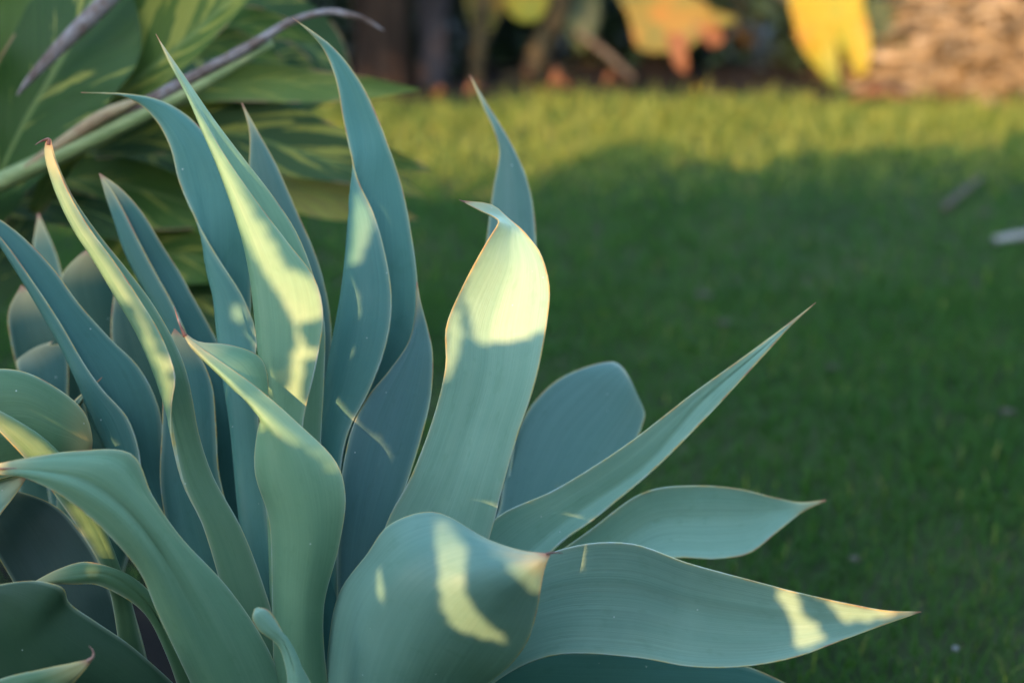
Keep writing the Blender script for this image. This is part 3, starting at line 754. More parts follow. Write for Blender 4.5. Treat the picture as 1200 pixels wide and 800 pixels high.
ginger_leaf([(150, 130, 2.46), (220, 106, 2.44), (290, 96, 2.43), (360, 98, 2.42), (430, 102, 2.42), (492, 105, 2.43)], [(8, 8), (18, 16), (21, 24), (18, 22), (12, 14), (1, 1)], (0.12, 0.19, 0.045), 0.45, 26)
ginger_leaf([(110, 175, 2.50), (200, 155, 2.48), (280, 158, 2.46), (350, 178, 2.45), (420, 202, 2.45), (500, 232, 2.46)], [(14, 12), (36, 26), (46, 34), (46, 30), (34, 16), (1, 1)], (0.04, 0.09, 0.03), 0.6, 24)
ginger_leaf([(-60, 215, 2.60), (40, 210, 2.57), (120, 214, 2.55), (200, 232, 2.54), (270, 262, 2.55)], [(10, 10), (26, 36), (34, 48), (28, 40), (1, 1)], GG, 0.45, 24)
ginger_leaf([(-60, 252, 2.50), (20, 236, 2.47), (80, 240, 2.45), (140, 262, 2.45), (190, 292, 2.46)], [(10, 10), (14, 20), (18, 26), (16, 20), (1, 1)], GD, 0.5, 22)
ginger_leaf([(240, 190, 2.62), (320, 212, 2.60), (390, 230, 2.59), (450, 246, 2.59), (490, 257, 2.60)], [(10, 8), (22, 26), (24, 28), (12, 12), (1, 1)], (0.26, 0.25, 0.07), 1.0, 20)
ginger_leaf([(330, 170, 2.70), (400, 176, 2.68), (450, 186, 2.67), (508, 199, 2.68)], [(10, 10), (20, 20), (14, 14), (1, 1)], GL, 0.8, 16)
ginger_leaf([(60, 360, 2.58), (140, 310, 2.56), (220, 300, 2.55), (300, 330, 2.55)], [(12, 12), (34, 36), (32, 34), (1, 1)], GG, 0.6, 20)
ginger_leaf([(110, 420, 2.66), (180, 360, 2.64), (250, 350, 2.63), (330, 390, 2.63)], [(14, 14), (36, 40), (36, 40), (1, 1)], GD, 0.4, 20)
ginger_leaf([(-80, 420, 2.56), (-20, 330, 2.54), (20, 270, 2.53), (50, 200, 2.53)], [(14, 14), (34, 36), (32, 34), (1, 1)], GD, 0.2, 20)
ginger_leaf([(60, 150, 2.75), (140, 165, 2.73), (210, 190, 2.72), (300, 240, 2.72)], [(30, 30), (40, 50), (40, 50), (1, 1)], GD, 0.3, 16)
ginger_leaf([(180, 20, 2.85), (260, 70, 2.83), (330, 100, 2.82), (400, 110, 2.82)], [(30, 30), (50, 60), (50, 50), (1, 1)], GD, 0.1, 16)
ginger_leaf([(230, -20, 2.90), (310, 20, 2.88), (370, 60, 2.87), (420, 120, 2.88)], [(20, 20), (40, 40), (36, 36), (1, 1)], GD, 0.1, 16)
for (x0, y0, d) in ((-60, 420, 2.52), (30, 400, 2.58), (130, 420, 2.66)):
    p0 = at(x0, y0, d)
    g0 = Vector((p0.x - 0.05, p0.y + 0.05, 0))
    v, f = tube([g0, (g0 + p0) / 2 + Vector((0.02, 0, 0)), p0], [0.016, 0.014, 0.010], 10)
    mesh_obj('cane', v, f, M_STEM, ginger)
p0 = at(-330, 395, 2.50)
v, f = tube([Vector((p0.x - 0.25, p0.y + 0.02, 0)), Vector((p0.x - 0.12, p0.y, p0.z * 0.6)), p0], [0.018, 0.017, 0.016], 10)
mesh_obj('cane', v, f, M_STEM, ginger)

# ------------------------------------------------------------------ garden bed in the distance
BED = 'plants in the far garden bed'


def trunk_thing(name, x, w, lean, y, h, mat, label, cat, fibres=True):
    p = ground_at(x, y)
    root = empty(name, p, label, cat)
    r = w / 2 / FPX * (p - C0).dot(AF)
    v, f = tube([p + Vector((0, 0, -0.05)), p + Vector((lean * 0.2, 0, h * 0.2)), p + Vector((lean * 0.6, 0, h * 0.6)), p + Vector((lean, 0, h))], [r * 1.15, r, r * 0.9, r * 0.8], 14)
    mesh_obj('trunk', v, f, mat, root)
    if fibres:
        for k in range(7):
            a = random.uniform(0, 6.28)
            q = p + Vector((math.cos(a) * r * 1.02, math.sin(a) * r * 1.02, 0))
            v, f = tube([q + Vector((0, 0, random.uniform(0.1, 0.5))), q + Vector((lean * .3, -0.02, 0.5)), q + Vector((lean * 0.5 + 0.05, -0.06, random.uniform(0.6, 1.0)))], [0.004, 0.02, 0.006], 6)
            mesh_obj('dry_sheath', v, f, mat, root)
    return root, p, r


t1, p1, r1 = trunk_thing('banana_plant', 448, 62, 0.05, 108, 1.7, M_TRUNK, 'thick brown banana stem at the edge of the garden bed', 'banana plant')
t2, p2, r2 = trunk_thing('banana_plant', 506, 34, 0.10, 104, 1.7, noise_material('blackened_stem', [(0.3, (0.012, 0.011, 0.013)), (0.7, (0.05, 0.046, 0.052))], 9, 0.8, 5, 0.5, (3, 3, 0.6)), 'nearly black banana stem between the thick brown one and thin stalks', 'banana plant')
t3, p3, r3 = trunk_thing('banana_plant', 556, 16, 0.18, 100, 1.6, M_STALK, 'thin olive banana stalk beside the black stem', 'banana plant', False)
t4, p4, r4 = trunk_thing('banana_plant', 615, 26, 0.65, 98, 1.5, M_STALK, 'slanting brown banana stalk carrying olive and orange leaves', 'banana plant', False)
t5, p5, r5 = trunk_thing('banana_plant', 985, 30, -0.15, 92, 1.6, M_STALK, 'banana stalk with a hanging bright yellow leaf beside the dry fronds', 'banana plant', False)


def lobes(name, parent, lobe_list, mat, thick=(0.004, 0.003)):
    Vs, Fs, n = [], [], 0
    for st in lobe_list:
        V, F, A = leaf_surface([(a, b, None, None, c, d, (dep - D0) * 1000, -20, -20) for a, b, c, d, dep in st], D0, nu=20, nv=7, thick=thick)
        Vs.append(V)
        Fs += [tuple(i + n for i in q) for q in F]
        n += len(V)
    return mesh_obj(name, np.concatenate(Vs), Fs, mat, parent)


# yellow hanging leaf torn into fingers
lobes('leaf', t5, [
    [(922, -60, 1015, -60, 7.35), (925, 0, 1012, 0, 7.30), (932, 30, 1016, 30, 7.28), (942, 50, 1010, 52, 7.28), (955, 56, 990, 58, 7.27)],
    [(972, 30, 1016, 20, 7.26), (984, 52, 1020, 46, 7.25), (996, 72, 1020, 68, 7.25), (1004, 90, 1014, 88, 7.25)],
    [(930, 36, 978, 40, 7.29), (945, 64, 982, 66, 7.28), (962, 86, 984, 86, 7.28), (974, 104, 984, 103, 7.28)]], M_YLEAF)
lobes('leaf', t5, [[(985, -10, 1040, 0, 7.6), (990, 40, 1062, 50, 7.55), (1000, 85, 1070, 80, 7.52), (1020, 108, 1060, 104, 7.5), (1038, 114, 1044, 114, 7.5)]], M_GLEAF)
# olive leaf with orange edge fingers
lobes('leaf', t4, [
    [(715, -70, 790, -70, 7.3), (722, -10, 800, -12, 7.25), (735, 15, 832, 8, 7.22), (742, 40, 828, 34, 7.2), (748, 56, 815, 50, 7.2), (768, 62, 802, 60, 7.2)],
    [(790, 2, 800, 30, 7.24), (830, 12, 826, 34, 7.2), (850, 16, 850, 30, 7.18), (865, 20, 865, 26, 7.18)]], M_OLEAF)
lobes('leaf', t4, [[(780, 40, 808, 40, 7.2), (786, 62, 804, 62, 7.18), (792, 78, 806, 76, 7.18), (800, 86, 804, 86, 7.18)],
    [(812, 28, 836, 22, 7.2), (822, 44, 846, 38, 7.18), (834, 56, 848, 50, 7.17)]], M_LITTER)
lobes('leaf', t4, [[(585, -60, 650, -60, 7.4), (590, -10, 645, -10, 7.35), (596, 14, 640, 12, 7.34), (610, 26, 630, 25, 7.34)]], M_YLEAF)
lobes('leaf', t3, [[(540, -60, 600, -60, 7.5), (545, 0, 592, 0, 7.45), (552, 30, 580, 30, 7.45), (562, 52, 566, 52, 7.45)]], M_OLEAF)
lobes('leaf', t4, [[(640, -60, 700, -60, 7.6), (650, 0, 706, 0, 7.55), (664, 40, 700, 36, 7.55), (676, 62, 682, 62, 7.55)]], M_GLEAF)
# upper leaves that rise out of the picture
for root, p, r, mat in ((t1, p1, r1, M_DLEAF), (t2, p2, r2, M_DLEAF), (t5, p5, r5, M_GLEAF)):
    for k in range(4):
        a = k * 1.57 + random.uniform(0, 0.8)
        d = Vector((math.cos(a), math.sin(a) * 0.7 + 0.35, 0)).normalized()
        side = Vector((-d.y, d.x, 0))
        b = p + Vector((0.05, 0, 1.55))
        V, F = [], []
        for i in range(11):
            s = i / 10
            c = b + d * (1.25 * s) + Vector((0, 0, 0.9 * s - 1.0 * s * s))
            w = 0.24 * math.sin(math.pi * min(1, s * 0.93 + 0.05)) ** 0.7
            V += [c - side * w - Vector((0, 0, 0.05)), c + Vector((0, 0, 0.01)), c + side * w - Vector((0, 0, 0.05)), c - Vector((0, 0, 0.006))]
        for i in range(10):
            q = i * 4
            for m in range(4):
                F.append((q + m, q + (m + 1) % 4, q + 4 + (m + 1) % 4, q + 4 + m))
        mesh_obj('leaf', [tuple(x) for x in V], F, mat, root)

# fallen stalks lying in the bed
for (xa, ya, da, xb, yb, db, r, lab) in ((668, 34, 7.6, 742, 92, 7.2, 0.022, 'pale fallen stalk leaning below the olive leaf'), (590, 92, 7.6, 700, 74, 7.9, 0.018, 'dark fallen stalk lying behind the slanting banana stalk')):
    a, b = at(xa, ya, da), at(xb, yb, db)
    b.z = max(b.z, 0.02)
    v, f = tube([a, (a + b) / 2 + Vector((0, 0, 0.02)), b], [r, r * 0.9, r * 0.6], 8)
    tag(mesh_obj('fallen_stalk', v, f, M_STALK if 'dark' in lab else M_TWIG), lab, 'stalk')


def bush(name, px, py, w, h, dpt, n, leaf, mat, label, seed, up=0.3):
    r = np.random.default_rng(seed)
    p = ground_at(px, py)
    root = empty(name, p, label, 'shrub')
    for k in range(5):
        a = r.uniform(0, 6.28)
        tip = p + Vector((math.cos(a) * w * 0.35, math.sin(a) * dpt * 0.35, h * r.uniform(0.5, 0.85)))
        v, f = tube([p, (p + tip) / 2 + Vector((0, 0, 0.03)), tip], [0.014, 0.010, 0.004], 6)
        mesh_obj('stem', v, f, M_STALK, root)
    th = r.uniform(0, 2 * math.pi, n)
    cz = r.uniform(0, 1, n)
    rad = (0.45 + 0.55 * r.uniform(0, 1, n) ** 0.5) * (1 - 0.6 * cz ** 2.2) * (1 + 0.25 * np.sin(3 * th + 5 * cz))
    C = np.stack([np.cos(th) * rad * w / 2, np.sin(th) * rad * dpt / 2, cz * h], -1)
    D = np.stack([np.cos(th) + r.normal(0, .4, n), np.sin(th) + r.normal(0, .4, n), r.normal(up, .5, n)], -1)
    D /= np.linalg.norm(D, axis=1, keepdims=True)
    Sd = np.cross(D, r.normal(0, 1, (n, 3)))
    Sd /= np.linalg.norm(Sd, axis=1, keepdims=True)
    L = leaf * r.uniform(0.6, 1.3, n)[:, None]
    V = np.stack([C, C + D * L * .45 + Sd * L * .2, C + D * L, C + D * L * .45 - Sd * L * .2], 1).reshape(-1, 3)
    F = np.arange(n * 4).reshape(-1, 4)
    o = fast_mesh('foliage', V, F, mat, root)
    o['kind'] = 'stuff'
    return root


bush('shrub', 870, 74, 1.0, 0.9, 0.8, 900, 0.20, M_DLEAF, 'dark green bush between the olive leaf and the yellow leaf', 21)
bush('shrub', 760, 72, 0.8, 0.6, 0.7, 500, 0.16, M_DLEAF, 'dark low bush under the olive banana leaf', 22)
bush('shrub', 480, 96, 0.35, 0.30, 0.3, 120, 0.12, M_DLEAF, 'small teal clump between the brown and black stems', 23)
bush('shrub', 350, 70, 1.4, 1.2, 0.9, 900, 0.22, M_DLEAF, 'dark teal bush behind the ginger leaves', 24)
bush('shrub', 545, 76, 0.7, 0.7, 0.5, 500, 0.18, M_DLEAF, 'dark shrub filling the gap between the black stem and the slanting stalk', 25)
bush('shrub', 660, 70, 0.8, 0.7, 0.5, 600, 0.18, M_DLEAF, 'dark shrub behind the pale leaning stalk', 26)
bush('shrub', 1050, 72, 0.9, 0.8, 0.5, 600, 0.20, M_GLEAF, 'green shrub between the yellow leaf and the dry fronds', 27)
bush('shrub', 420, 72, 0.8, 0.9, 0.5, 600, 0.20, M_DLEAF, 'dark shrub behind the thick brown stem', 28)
for k in range(9):
    bush('shrub', 60 + k * 150, -75 - (k % 3) * 12, 1.9, 3.6, 1.4, 1700, 0.30, M_DLEAF, 'dark leafy shrub of the hedge row closing the garden behind', 40 + k)['group'] = 'shrubs of the far hedge row'

# heap of dry fronds at the right


def straw_heap():
    r = np.random.default_rng(5)
    c = ground_at(1165, 96)
    V, F = [], []
    n = 0
    for i in range(1500):
        a = r.uniform(0, 6.28)
        rr = math.sqrt(r.uniform(0, 1))
        x, y = math.cos(a) * rr * 0.85, math.sin(a) * rr * 0.75
        top = 0.62 * max(0.0, 1 - rr ** 1.6) + 0.03
        z = top * r.uniform(0.05, 1.0) ** 0.6
        p = c + Vector((x, y, z))
        az = r.uniform(0, 6.28)
        d = Vector((math.cos(az), math.sin(az) * 0.8, r.normal(0, 0.28))).normalized()
        ln = r.uniform(0.15, 0.55)
        w = r.uniform(0.008, 0.028)
        s = d.cross(Vector((r.normal(), r.normal(), 1))).normalized() * w
        sag = Vector((0, 0, -0.10 * ln))
        for q in (-0.5, -0.1, 0.3, 0.5):
            ww = 1 - abs(q) * 1.5
            b = p + d * (ln * q) + sag * (abs(q) * 2)
            b.z = max(b.z, 0.012)
            V += [tuple(b - s * ww), tuple(b + s * ww)]
        for m in range(3):
            F.append((n + m * 2, n + m * 2 + 1, n + m * 2 + 3, n + m * 2 + 2))
        n += 8
    o = mesh_obj('dry_frond_heap', V, F, M_STRAW)
    return tag(o, 'heap of dry tan palm fronds in the sun at the edge of the lawn', 'frond heap', kind='stuff')


straw_heap()


# fallen leaves along the edge of the lawn
def fallen(px, py, ln, wd, az, lab, mat=M_LITTER, tilt=0.5):
    p = ground_at(px, py)
    d = Vector((math.cos(az), math.sin(az), 0.18 * tilt))
    s = Vector((-math.sin(az), math.cos(az), tilt)).normalized()
    V, F = [], []
    for i in range(9):
        t = i / 8
        w = wd / 2 * math.sin(math.pi * (0.04 + 0.92 * t)) ** 0.8
        c = p + d * (ln * (t - 0.5)) + Vector((0, 0, 0.03 + 0.03 * math.sin(t * 5) + wd * tilt * 0.3))
        V += [c - s * w + Vector((0, 0, w * 0.3)), c, c + s * w + Vector((0, 0, w * 0.3)), c - Vector((0, 0, 0.002))]
    for i in range(8):
        q = i * 4
        for m in range(4):
            F.append((q + m, q + (m + 1) % 4, q + 4 + (m + 1) % 4, q + 4 + m))
    tag(mesh_obj('fallen_leaf', [tuple(x) for x in V], F, mat), lab, 'leaf')


fallen(1035, 126, 0.30, 0.11, 0.1, 'orange fallen leaf lying on the lawn edge below the round green leaf', tilt=0.9)
fallen(620, 108, 0.16, 0.09, 2.0, 'orange fallen leaf standing tilted below the slanting stalk', tilt=1.6)
fallen(656, 114, 0.11, 0.10, 0.3, 'small round orange leaf on the lawn edge', tilt=1.6)
fallen(560, 116, 0.16, 0.06, 0.8, 'brown fallen leaf on the turf below the thin stalk', tilt=0.8)
fallen(516, 122, 0.12, 0.05, 2.4, 'brown fallen leaf on the turf below the black stem', tilt=0.8)
fallen(718, 106, 0.10, 0.06, 0.5, 'brown fallen leaf beside the end of the pale stalk', tilt=1.2)
fallen(816, 124, 0.10, 0.07, 1.6, 'yellow fallen leaf in the grass below the olive leaf', M_YLEAF, tilt=1.6)

# twig and pale scraps on the lawn


def scrap(name, pts, r, mat, lab, cat):
    P = [ground_at(x, y, 0.03) for x, y in pts]
    v, f = tube(P, [r, r * 1.1, r * 0.7][:len(P)] if len(P) <= 3 else [r] * len(P), 7)
    tag(mesh_obj(name, v, f, mat), lab, cat)


scrap('twig', [(1105, 245), (1128, 226), (1150, 208)], 0.012, M_TWIG, 'grey brown twig lying slanted on the shaded lawn', 'twig')
scrap('bleached_stick', [(1166, 281), (1190, 277), (1225, 272)], 0.012, M_PALE, 'pale bleached stick on the lawn near the slanted twig', 'stick')


def flake(px, py, rad, lab):
    p = ground_at(px, py, 0.022)
    V = [p + Vector((0, 0, 0.006))]
    for k in range(7):
        a = k * 0.898
        q = rad * (0.7 + 0.5 * random.random())
        V.append(p + Vector((math.cos(a) * q, math.sin(a) * q, 0.004 * math.sin(3 * a))))
    V.append(p - Vector((0, 0, 0.003)))
    F = [(0, 1 + k, 1 + (k + 1) % 7) for k in range(7)] + [(8, 1 + (k + 1) % 7, 1 + k) for k in range(7)]
    tag(mesh_obj('leaf_scrap', [tuple(x) for x in V], F, M_TWIG if rad > 0.01 else M_PALE), lab, 'leaf scrap', 'scraps in the grass')


for (x, y, rd) in ((826, 345, 0.030), (848, 378, 0.024), (1160, 250, 0.022), (975, 430, 0.02), (1120, 760, 0.007), (1182, 482, 0.022), (1000, 655, 0.014), (960, 240, 0.022)):
    flake(x, y, rd, 'small brownish scrap of dry leaf lying in the shaded lawn' if rd > 0.02 else 'tiny pale fleck of dry leaf lying in the lawn beside the agave')

# ------------------------------------------------------------------ hedge and crown added unseen behind the photographer to shade the garden
E1 = Vector((S.y, -S.x, 0)).normalized()
E2 = S.cross(E1).normalized()
TREES = {k: BVHTree.FromPolygons([tuple(x) for x in V], F) for V, F, k in SUNLIT if k}
PATCH = [  # sun patch outlines that the gaps in the added hedge are shaped to
    ('A', [(580, 254), (600, 256), (622, 272), (650, 330), (647, 382), (620, 394), (600, 399), (560, 402), (553, 380), (548, 356), (538, 332), (556, 296)]),
    ('A', [(515, 385), (528, 350), (534, 358), (540, 392), (536, 410), (522, 448)]),
    ('K', [(176, 34), (192, 40), (226, 100), (284, 195), (320, 250), (354, 295), (376, 335), (388, 365), (380, 414), (366, 420), (353, 394), (330, 350), (306, 312), (284, 272), (258, 210), (220, 136)]),
    ('K', [(357, 410), (376, 412), (368, 460), (357, 496), (349, 484)]),
    ('N', [(38, 160), (64, 158), (94, 225), (129, 285), (169, 340), (192, 382), (200, 414), (176, 366), (140, 350), (104, 304), (62, 240)]),
    ('N', [(170, 398), (196, 404), (206, 440), (204, 476), (185, 434)]),
    ('I', [(417, 226), (432, 246), (437, 262), (424, 300), (410, 312)]),
    ('Q', [(204, 384), (230, 398), (296, 445), (345, 490), (401, 547), (396, 556), (370, 528), (345, 514), (322, 504), (300, 482), (262, 448), (205, 402)]),
    ('B', [(510, 606), (532, 610), (544, 640), (545, 700), (560, 720), (594, 752), (570, 749), (535, 738), (519, 715), (514, 660)]),
    ('B', [(582, 640), (604, 650), (637, 654), (632, 686), (625, 694), (606, 674)]),
    ('B', [(446, 664), (450, 704), (440, 692)]),
    ('C', [(911, 690), (930, 692), (943, 722), (967, 746), (936, 760), (931, 732)]),
    ('C', [(964, 694), (1070, 713), (1018, 727), (990, 728)]),
    ('L', [(272, 357), (288, 366), (285, 376), (272, 374)]),
    ('W', [(-4, 486), (40, 513), (76, 538), (35, 536), (-4, 503)]),
    ('W', [(80, 588), (100, 597), (122, 624), (136, 668), (124, 654)]),
]
HOLES = []
for key, poly in PATCH:
    tree_ = TREES[key]
    pts = []
    fine = []
    for i_ in range(len(poly)):
        a, b = poly[i_ - 1], poly[i_]
        fine += [(a[0] + (b[0] - a[0]) * q / 4, a[1] + (b[1] - a[1]) * q / 4) for q in range(4)]
    for x, y in fine:
        q = (at(x, y, 1.0) - C0).normalized()
        hit = tree_.ray_cast(C0, q, 4.0)[0]
        if hit is None:          # the outline runs a little past the leaf: take the depth of the margin just inside it
            best = None
            for rr in (2, 4, 7, 10, 14, 19, 25):
                for ka in range(16):
                    w = (at(x + rr * math.cos(ka * 0.3927), y + rr * math.sin(ka * 0.3927), 1.0) - C0).normalized()
                    g = tree_.ray_cast(C0, w, 4.0)[0]
                    if g is not None:
                        best = g
                        break
                if best is not None:
                    break
            hit = best if best is not None else C0 + q * (D0 / q.dot(AF))
        pts.append(hit)
    HOLES.append(np.array([[p.dot(E1), p.dot(E2)] for p in pts]))


def inside(poly, P):
    x, y = P[:, 0], P[:, 1]
    c = np.zeros(len(P), bool)
    j = len(poly) - 1
    for i in range(len(poly)):
        xi, yi = poly[i]
        xj, yj = poly[j]
        c ^= ((yi > y) != (yj > y)) & (x < (xj - xi) * (y - yi) / (yj - yi + 1e-12) + xi)
        j = i
    return c


bb0 = np.min([h.min(0) for h in HOLES], axis=0) - 0.12
bb1 = np.max([h.max(0) for h in HOLES], axis=0) + 0.12
e1, e2, sv = np.array(E1), np.array(E2), np.array(S)
HDIR = np.array([0.92, 0.39, 0.0]); HDIR /= np.linalg.norm(HDIR)
HN = np.array([-0.39, 0.92, 0.0]); HN /= np.linalg.norm(HN)
HP = np.array([0.0, -0.80, 0.0])


CELL = 0.008
PV = np.concatenate([V for V, F, k in SUNLIT] + GINGERV)
PQ = np.stack([PV @ np.array(E1), PV @ np.array(E2)], -1)
OC0 = PQ.min(0) - 0.1
OCC = np.zeros(np.ceil((PQ.max(0) + 0.1 - OC0) / CELL).astype(int), bool)
ij = ((PQ - OC0) / CELL).astype(int)
OCC[ij[:, 0], ij[:, 1]] = True
for _ in range(3):
    D_ = OCC.copy()
    D_[1:] |= OCC[:-1]; D_[:-1] |= OCC[1:]; D_[:, 1:] |= OCC[:, :-1]; D_[:, :-1] |= OCC[:, 1:]
    OCC = D_


def before_plants(P):
    ij = ((P - OC0) / CELL).astype(int)
    ok = np.all((ij >= 0) & (ij < np.array(OCC.shape)), axis=1)
    out = np.zeros(len(P), bool)
    out[ok] = OCC[ij[ok, 0], ij[ok, 1]]
    return out


def gap_distance(P):
    """distance in the sun's view from each point to the nearest gap (0 inside one)"""
    out = np.full(len(P), 9.0)
    for h in HOLES:
        near = np.where(np.all((P > h.min(0) - 0.09) & (P < h.max(0) + 0.09), axis=1))[0]
        if not len(near):
            continue
        Q = P[near]
        dm = np.full(len(Q), 9.0)
        for i in range(len(h)):
            a, b = h[i - 1], h[i]
            ab = b - a
            t = np.clip(((Q - a) @ ab) / (ab @ ab + 1e-12), 0, 1)
            dm = np.minimum(dm, np.linalg.norm(Q - a - t[:, None] * ab, axis=1))
        dm[inside(h, Q)] = 0
        out[near] = np.minimum(out[near], dm)
    return out


def leaf_screen(us, zs, size, thickness, layers, seed, top=None, window=None, ring=None, plant_shade=None):
    """leaves of the added hedge, most of them turned to the sun; window: True only inside, False only outside the small-leaf area"""
    r = np.random.default_rng(seed)
    Vs = []
    step = size * 0.42
    for _ in range(layers):
        U, Z = np.meshgrid(np.arange(us[0], us[1], step), np.arange(zs[0], zs[1], step))
        U, Z = U.ravel(), Z.ravel()
        U = U + r.uniform(-.5, .5, len(U)) * step
        Z = Z + r.uniform(-.5, .5, len(Z)) * step
        C = HP + U[:, None] * HDIR + Z[:, None] * np.array([0, 0, 1.0]) + r.uniform(-.5, .5, len(U))[:, None] * thickness * HN
        C[:, 2] = Z
        if top is not None:
            k = C[:, 2] < top(U)
            if plant_shade is not None:
                k |= before_plants(np.stack([C @ e1, C @ e2], -1)) & (r.uniform(0, 1, len(C)) < plant_shade)  # leaves added above the top in the plants' outline, to shade them
            C = C[k]
        pr = np.stack([C @ e1, C @ e2], -1)
        inw = np.all((pr > bb0) & (pr < bb1), axis=1)
        if window is not None:
            C = C[inw == window]
        if window:
            gd = gap_distance(np.stack([C @ e1, C @ e2], -1))
            C = C[(gd > 0.001 + (0.25 if ring else 0.45) * size) & (gd < (ring or 99))]
        n = len(C)
        ang = r.uniform(0, 2 * math.pi, n)
        d = np.cos(ang)[:, None] * e1 + np.sin(ang)[:, None] * e2 + r.uniform(-.35, .35, n)[:, None] * sv
        s = -np.sin(ang)[:, None] * e1 + np.cos(ang)[:, None] * e2 + r.uniform(-.35, .35, n)[:, None] * sv
        L = (size * r.uniform(0.85, 1.15, n))[:, None]
        v = np.stack([C - d * L * .5, C - d * L * .15 + s * L * .33, C + d * L * .2 + s * L * .3, C + d * L * .55, C + d * L * .2 - s * L * .3, C - d * L * .15 - s * L * .33], 1)
        if not window:
            bad = np.zeros(n, bool)
            for m in range(6):
                q = np.stack([v[:, m] @ e1, v[:, m] @ e2], -1)
                bad |= np.all((q > bb0 + 0.1) & (q < bb1 - 0.1), axis=1)
            v = v[~bad]
        Vs.append(v.reshape(-1, 3))
    return np.concatenate(Vs)


hedge_top = lambda u: 2.405 + 0.03 * np.sin(u * 2.1) + 0.025 * np.sin(u * 5.3 + 1) - 0.015 * np.sin(u * 11)
hedge = empty('hedge', (HP[0], HP[1], 0), 'unseen leafy hedge added behind the photographer, gaps shaped to cast the sun patches', 'hedge')  # added to cast the shade; gaps cut to the sun patches
Vh = np.concatenate([leaf_screen((-9, 1.9), (0.02, 2.8), 0.15, 0.35, 2, 61, hedge_top, False), leaf_screen((-4, 1.9), (0.3, 2.8), 0.040, 0.12, 3, 62, hedge_top, True, None, 1.0),
    leaf_screen((-4, 1.9), (0.3, 2.8), 0.013, 0.04, 2, 63, hedge_top, True, 0.036, 1.0),
    leaf_screen((-4, 1.9), (1.2, 2.8), 0.060, 0.12, 2, 64, hedge_top, False, None, 0.8)])
Vh = Vh - np.array([HP[0], HP[1], 0])
o = fast_mesh('foliage', Vh, np.arange(len(Vh)).reshape(-1, 6), M_HEDGE, hedge)
o['kind'] = 'stuff'
for k in range(11):
    c = Vector(HP + HDIR * (-8.7 + k * 1.02)) - Vector(HN) * 0.3
    v, f = tube([c, c + Vector((0.03, 0, 0.3)), c + Vector((-0.02, 0.0, 0.75))], [0.03, 0.025, 0.015], 7)
    mesh_obj('stem', v, f, M_STALK, hedge)

# unseen leafy screens added at both sides to block low skylight


def skylight_screen(p0, p1, h, label, seed):
    r = np.random.default_rng(seed)
    a, b = np.array(p0), np.array(p1)
    root = empty('hedge', (p0[0], p0[1], 0), label, 'hedge')
    for k in range(8):
        c = Vector(a + (b - a) * (k + 0.5) / 8)
        v, f = tube([c, c + Vector((0.05, 0.03, h * 0.4)), c + Vector((-0.04, 0.02, h * 0.8))], [0.05, 0.04, 0.02], 8)
        mesh_obj('stem', v, f, M_STALK, root)
    n = int(np.linalg.norm(b - a) * h * 260)
    t = r.uniform(0, 1, n)
    nrm = np.array([-(b - a)[1], (b - a)[0], 0]); nrm /= np.linalg.norm(nrm)
    z = r.uniform(0.02, 1, n) * h * (1 + 0.06 * np.sin(t * 40))
    C = a + t[:, None] * (b - a) + nrm * (r.uniform(-.35, .35, n) * (1 + 0.3 * np.sin(z * 3 + t * 25)))[:, None]
    C[:, 2] = z
    d = r.normal(0, 1, (n, 3)); d /= np.linalg.norm(d, axis=1, keepdims=True)
    sd = np.cross(d, r.normal(0, 1, (n, 3))); sd /= np.linalg.norm(sd, axis=1, keepdims=True)
    L = 0.16
    V = np.stack([C - d * L * .5, C + sd * L * .3, C + d * L * .5, C - sd * L * .3], 1).reshape(-1, 3) - np.array([p0[0], p0[1], 0])
    o = fast_mesh('foliage', V, np.arange(n * 4).reshape(-1, 4), M_HEDGE, root)
    o['kind'] = 'stuff'


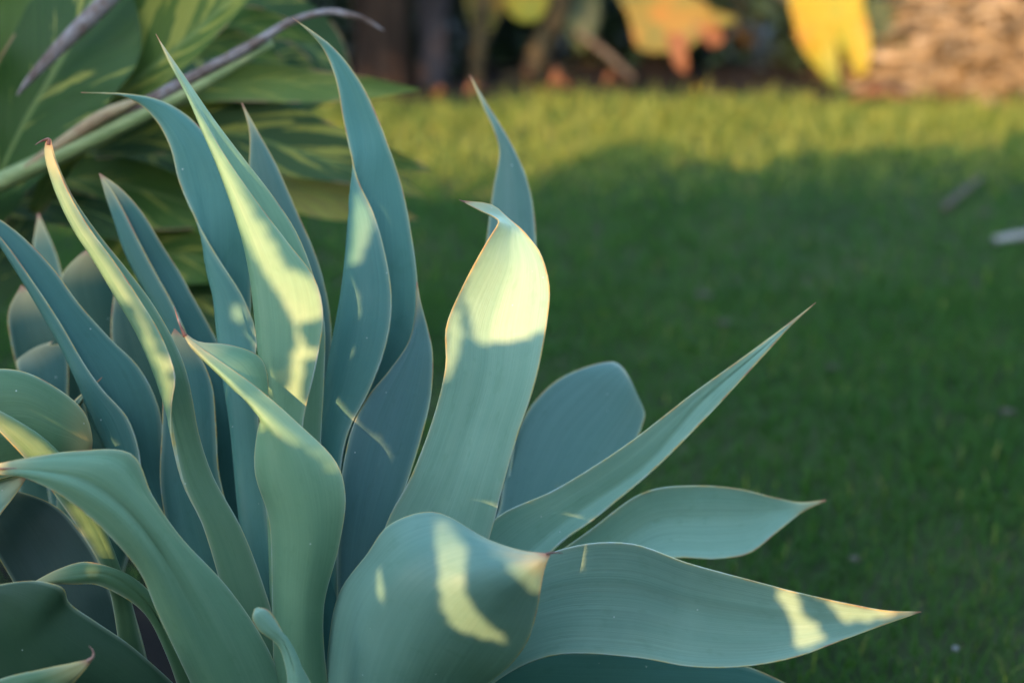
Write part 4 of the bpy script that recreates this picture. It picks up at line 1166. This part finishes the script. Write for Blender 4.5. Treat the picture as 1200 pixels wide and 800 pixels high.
skylight_screen((-3.4, 0.6, 0), (-4.6, 9.0, 0), 3.4, 'unseen leafy screen added behind the ginger to block low skylight', 71)
skylight_screen((3.6, -1.0, 0), (5.4, 9.0, 0), 3.2, 'unseen leafy screen added along the open side of the lawn to block low skylight', 72)

# unseen crown and trunk, added to keep the left of the far bed in shade
TP = HP - HN * 1.2 + HDIR * (-6.6)
shade_tree = empty('shade_tree', (TP[0], TP[1], 0), 'unseen broad crown and trunk added over the hedge to shade the far bed', 'shade_tree')
v, f = tube([Vector(TP), Vector(TP) + Vector((0.05, 0, 2.4)), Vector(TP) + Vector((0, 0.1, 4.8))], [0.16, 0.13, 0.07], 12)
mesh_obj('trunk', v, f, M_TRUNK, shade_tree)
for k in range(6):
    a = k * 1.05
    b = Vector(TP) + Vector((0, 0, 3.5 + 0.2 * k))
    v, f = tube([b, b + Vector((math.cos(a) * 0.6, math.sin(a) * 0.4, 0.3)), b + Vector((math.cos(a) * 1.5, math.sin(a) * 0.8, 0.5))], [0.06, 0.045, 0.02], 8)
    mesh_obj('limb', v, f, M_TRUNK, shade_tree)
r = np.random.default_rng(90)
n = 9000
Cq = TP + np.stack([r.uniform(-1, 1, n), r.uniform(-1, 1, n), r.uniform(-1, 1, n)], -1) * np.array([1.9, 0.9, 1.0]) + np.array([0, 0, 5.10])
q_ = (Cq - TP - np.array([0, 0, 5.10])) / np.array([1.9, 0.9, 1.0])
keep = q_[:, 0] ** 2 + q_[:, 1] ** 2 + np.abs(q_[:, 2]) ** 4 < 1.0 + 0.2 * np.sin(Cq[:, 0] * 5) * np.sin(Cq[:, 2] * 6)
Cq = Cq[keep]
n = len(Cq)
d = r.normal(0, 1, (n, 3)); d /= np.linalg.norm(d, axis=1, keepdims=True)
s = np.cross(d, r.normal(0, 1, (n, 3))); s /= np.linalg.norm(s, axis=1, keepdims=True)
L = 0.17
Vt = np.stack([Cq - d * L * .5, Cq + s * L * .28, Cq + d * L * .5, Cq - s * L * .28], 1).reshape(-1, 3) - np.array([TP[0], TP[1], 0])
o = fast_mesh('crown', Vt, np.arange(n * 4).reshape(-1, 4), M_HEDGE, shade_tree)
o['kind'] = 'stuff'
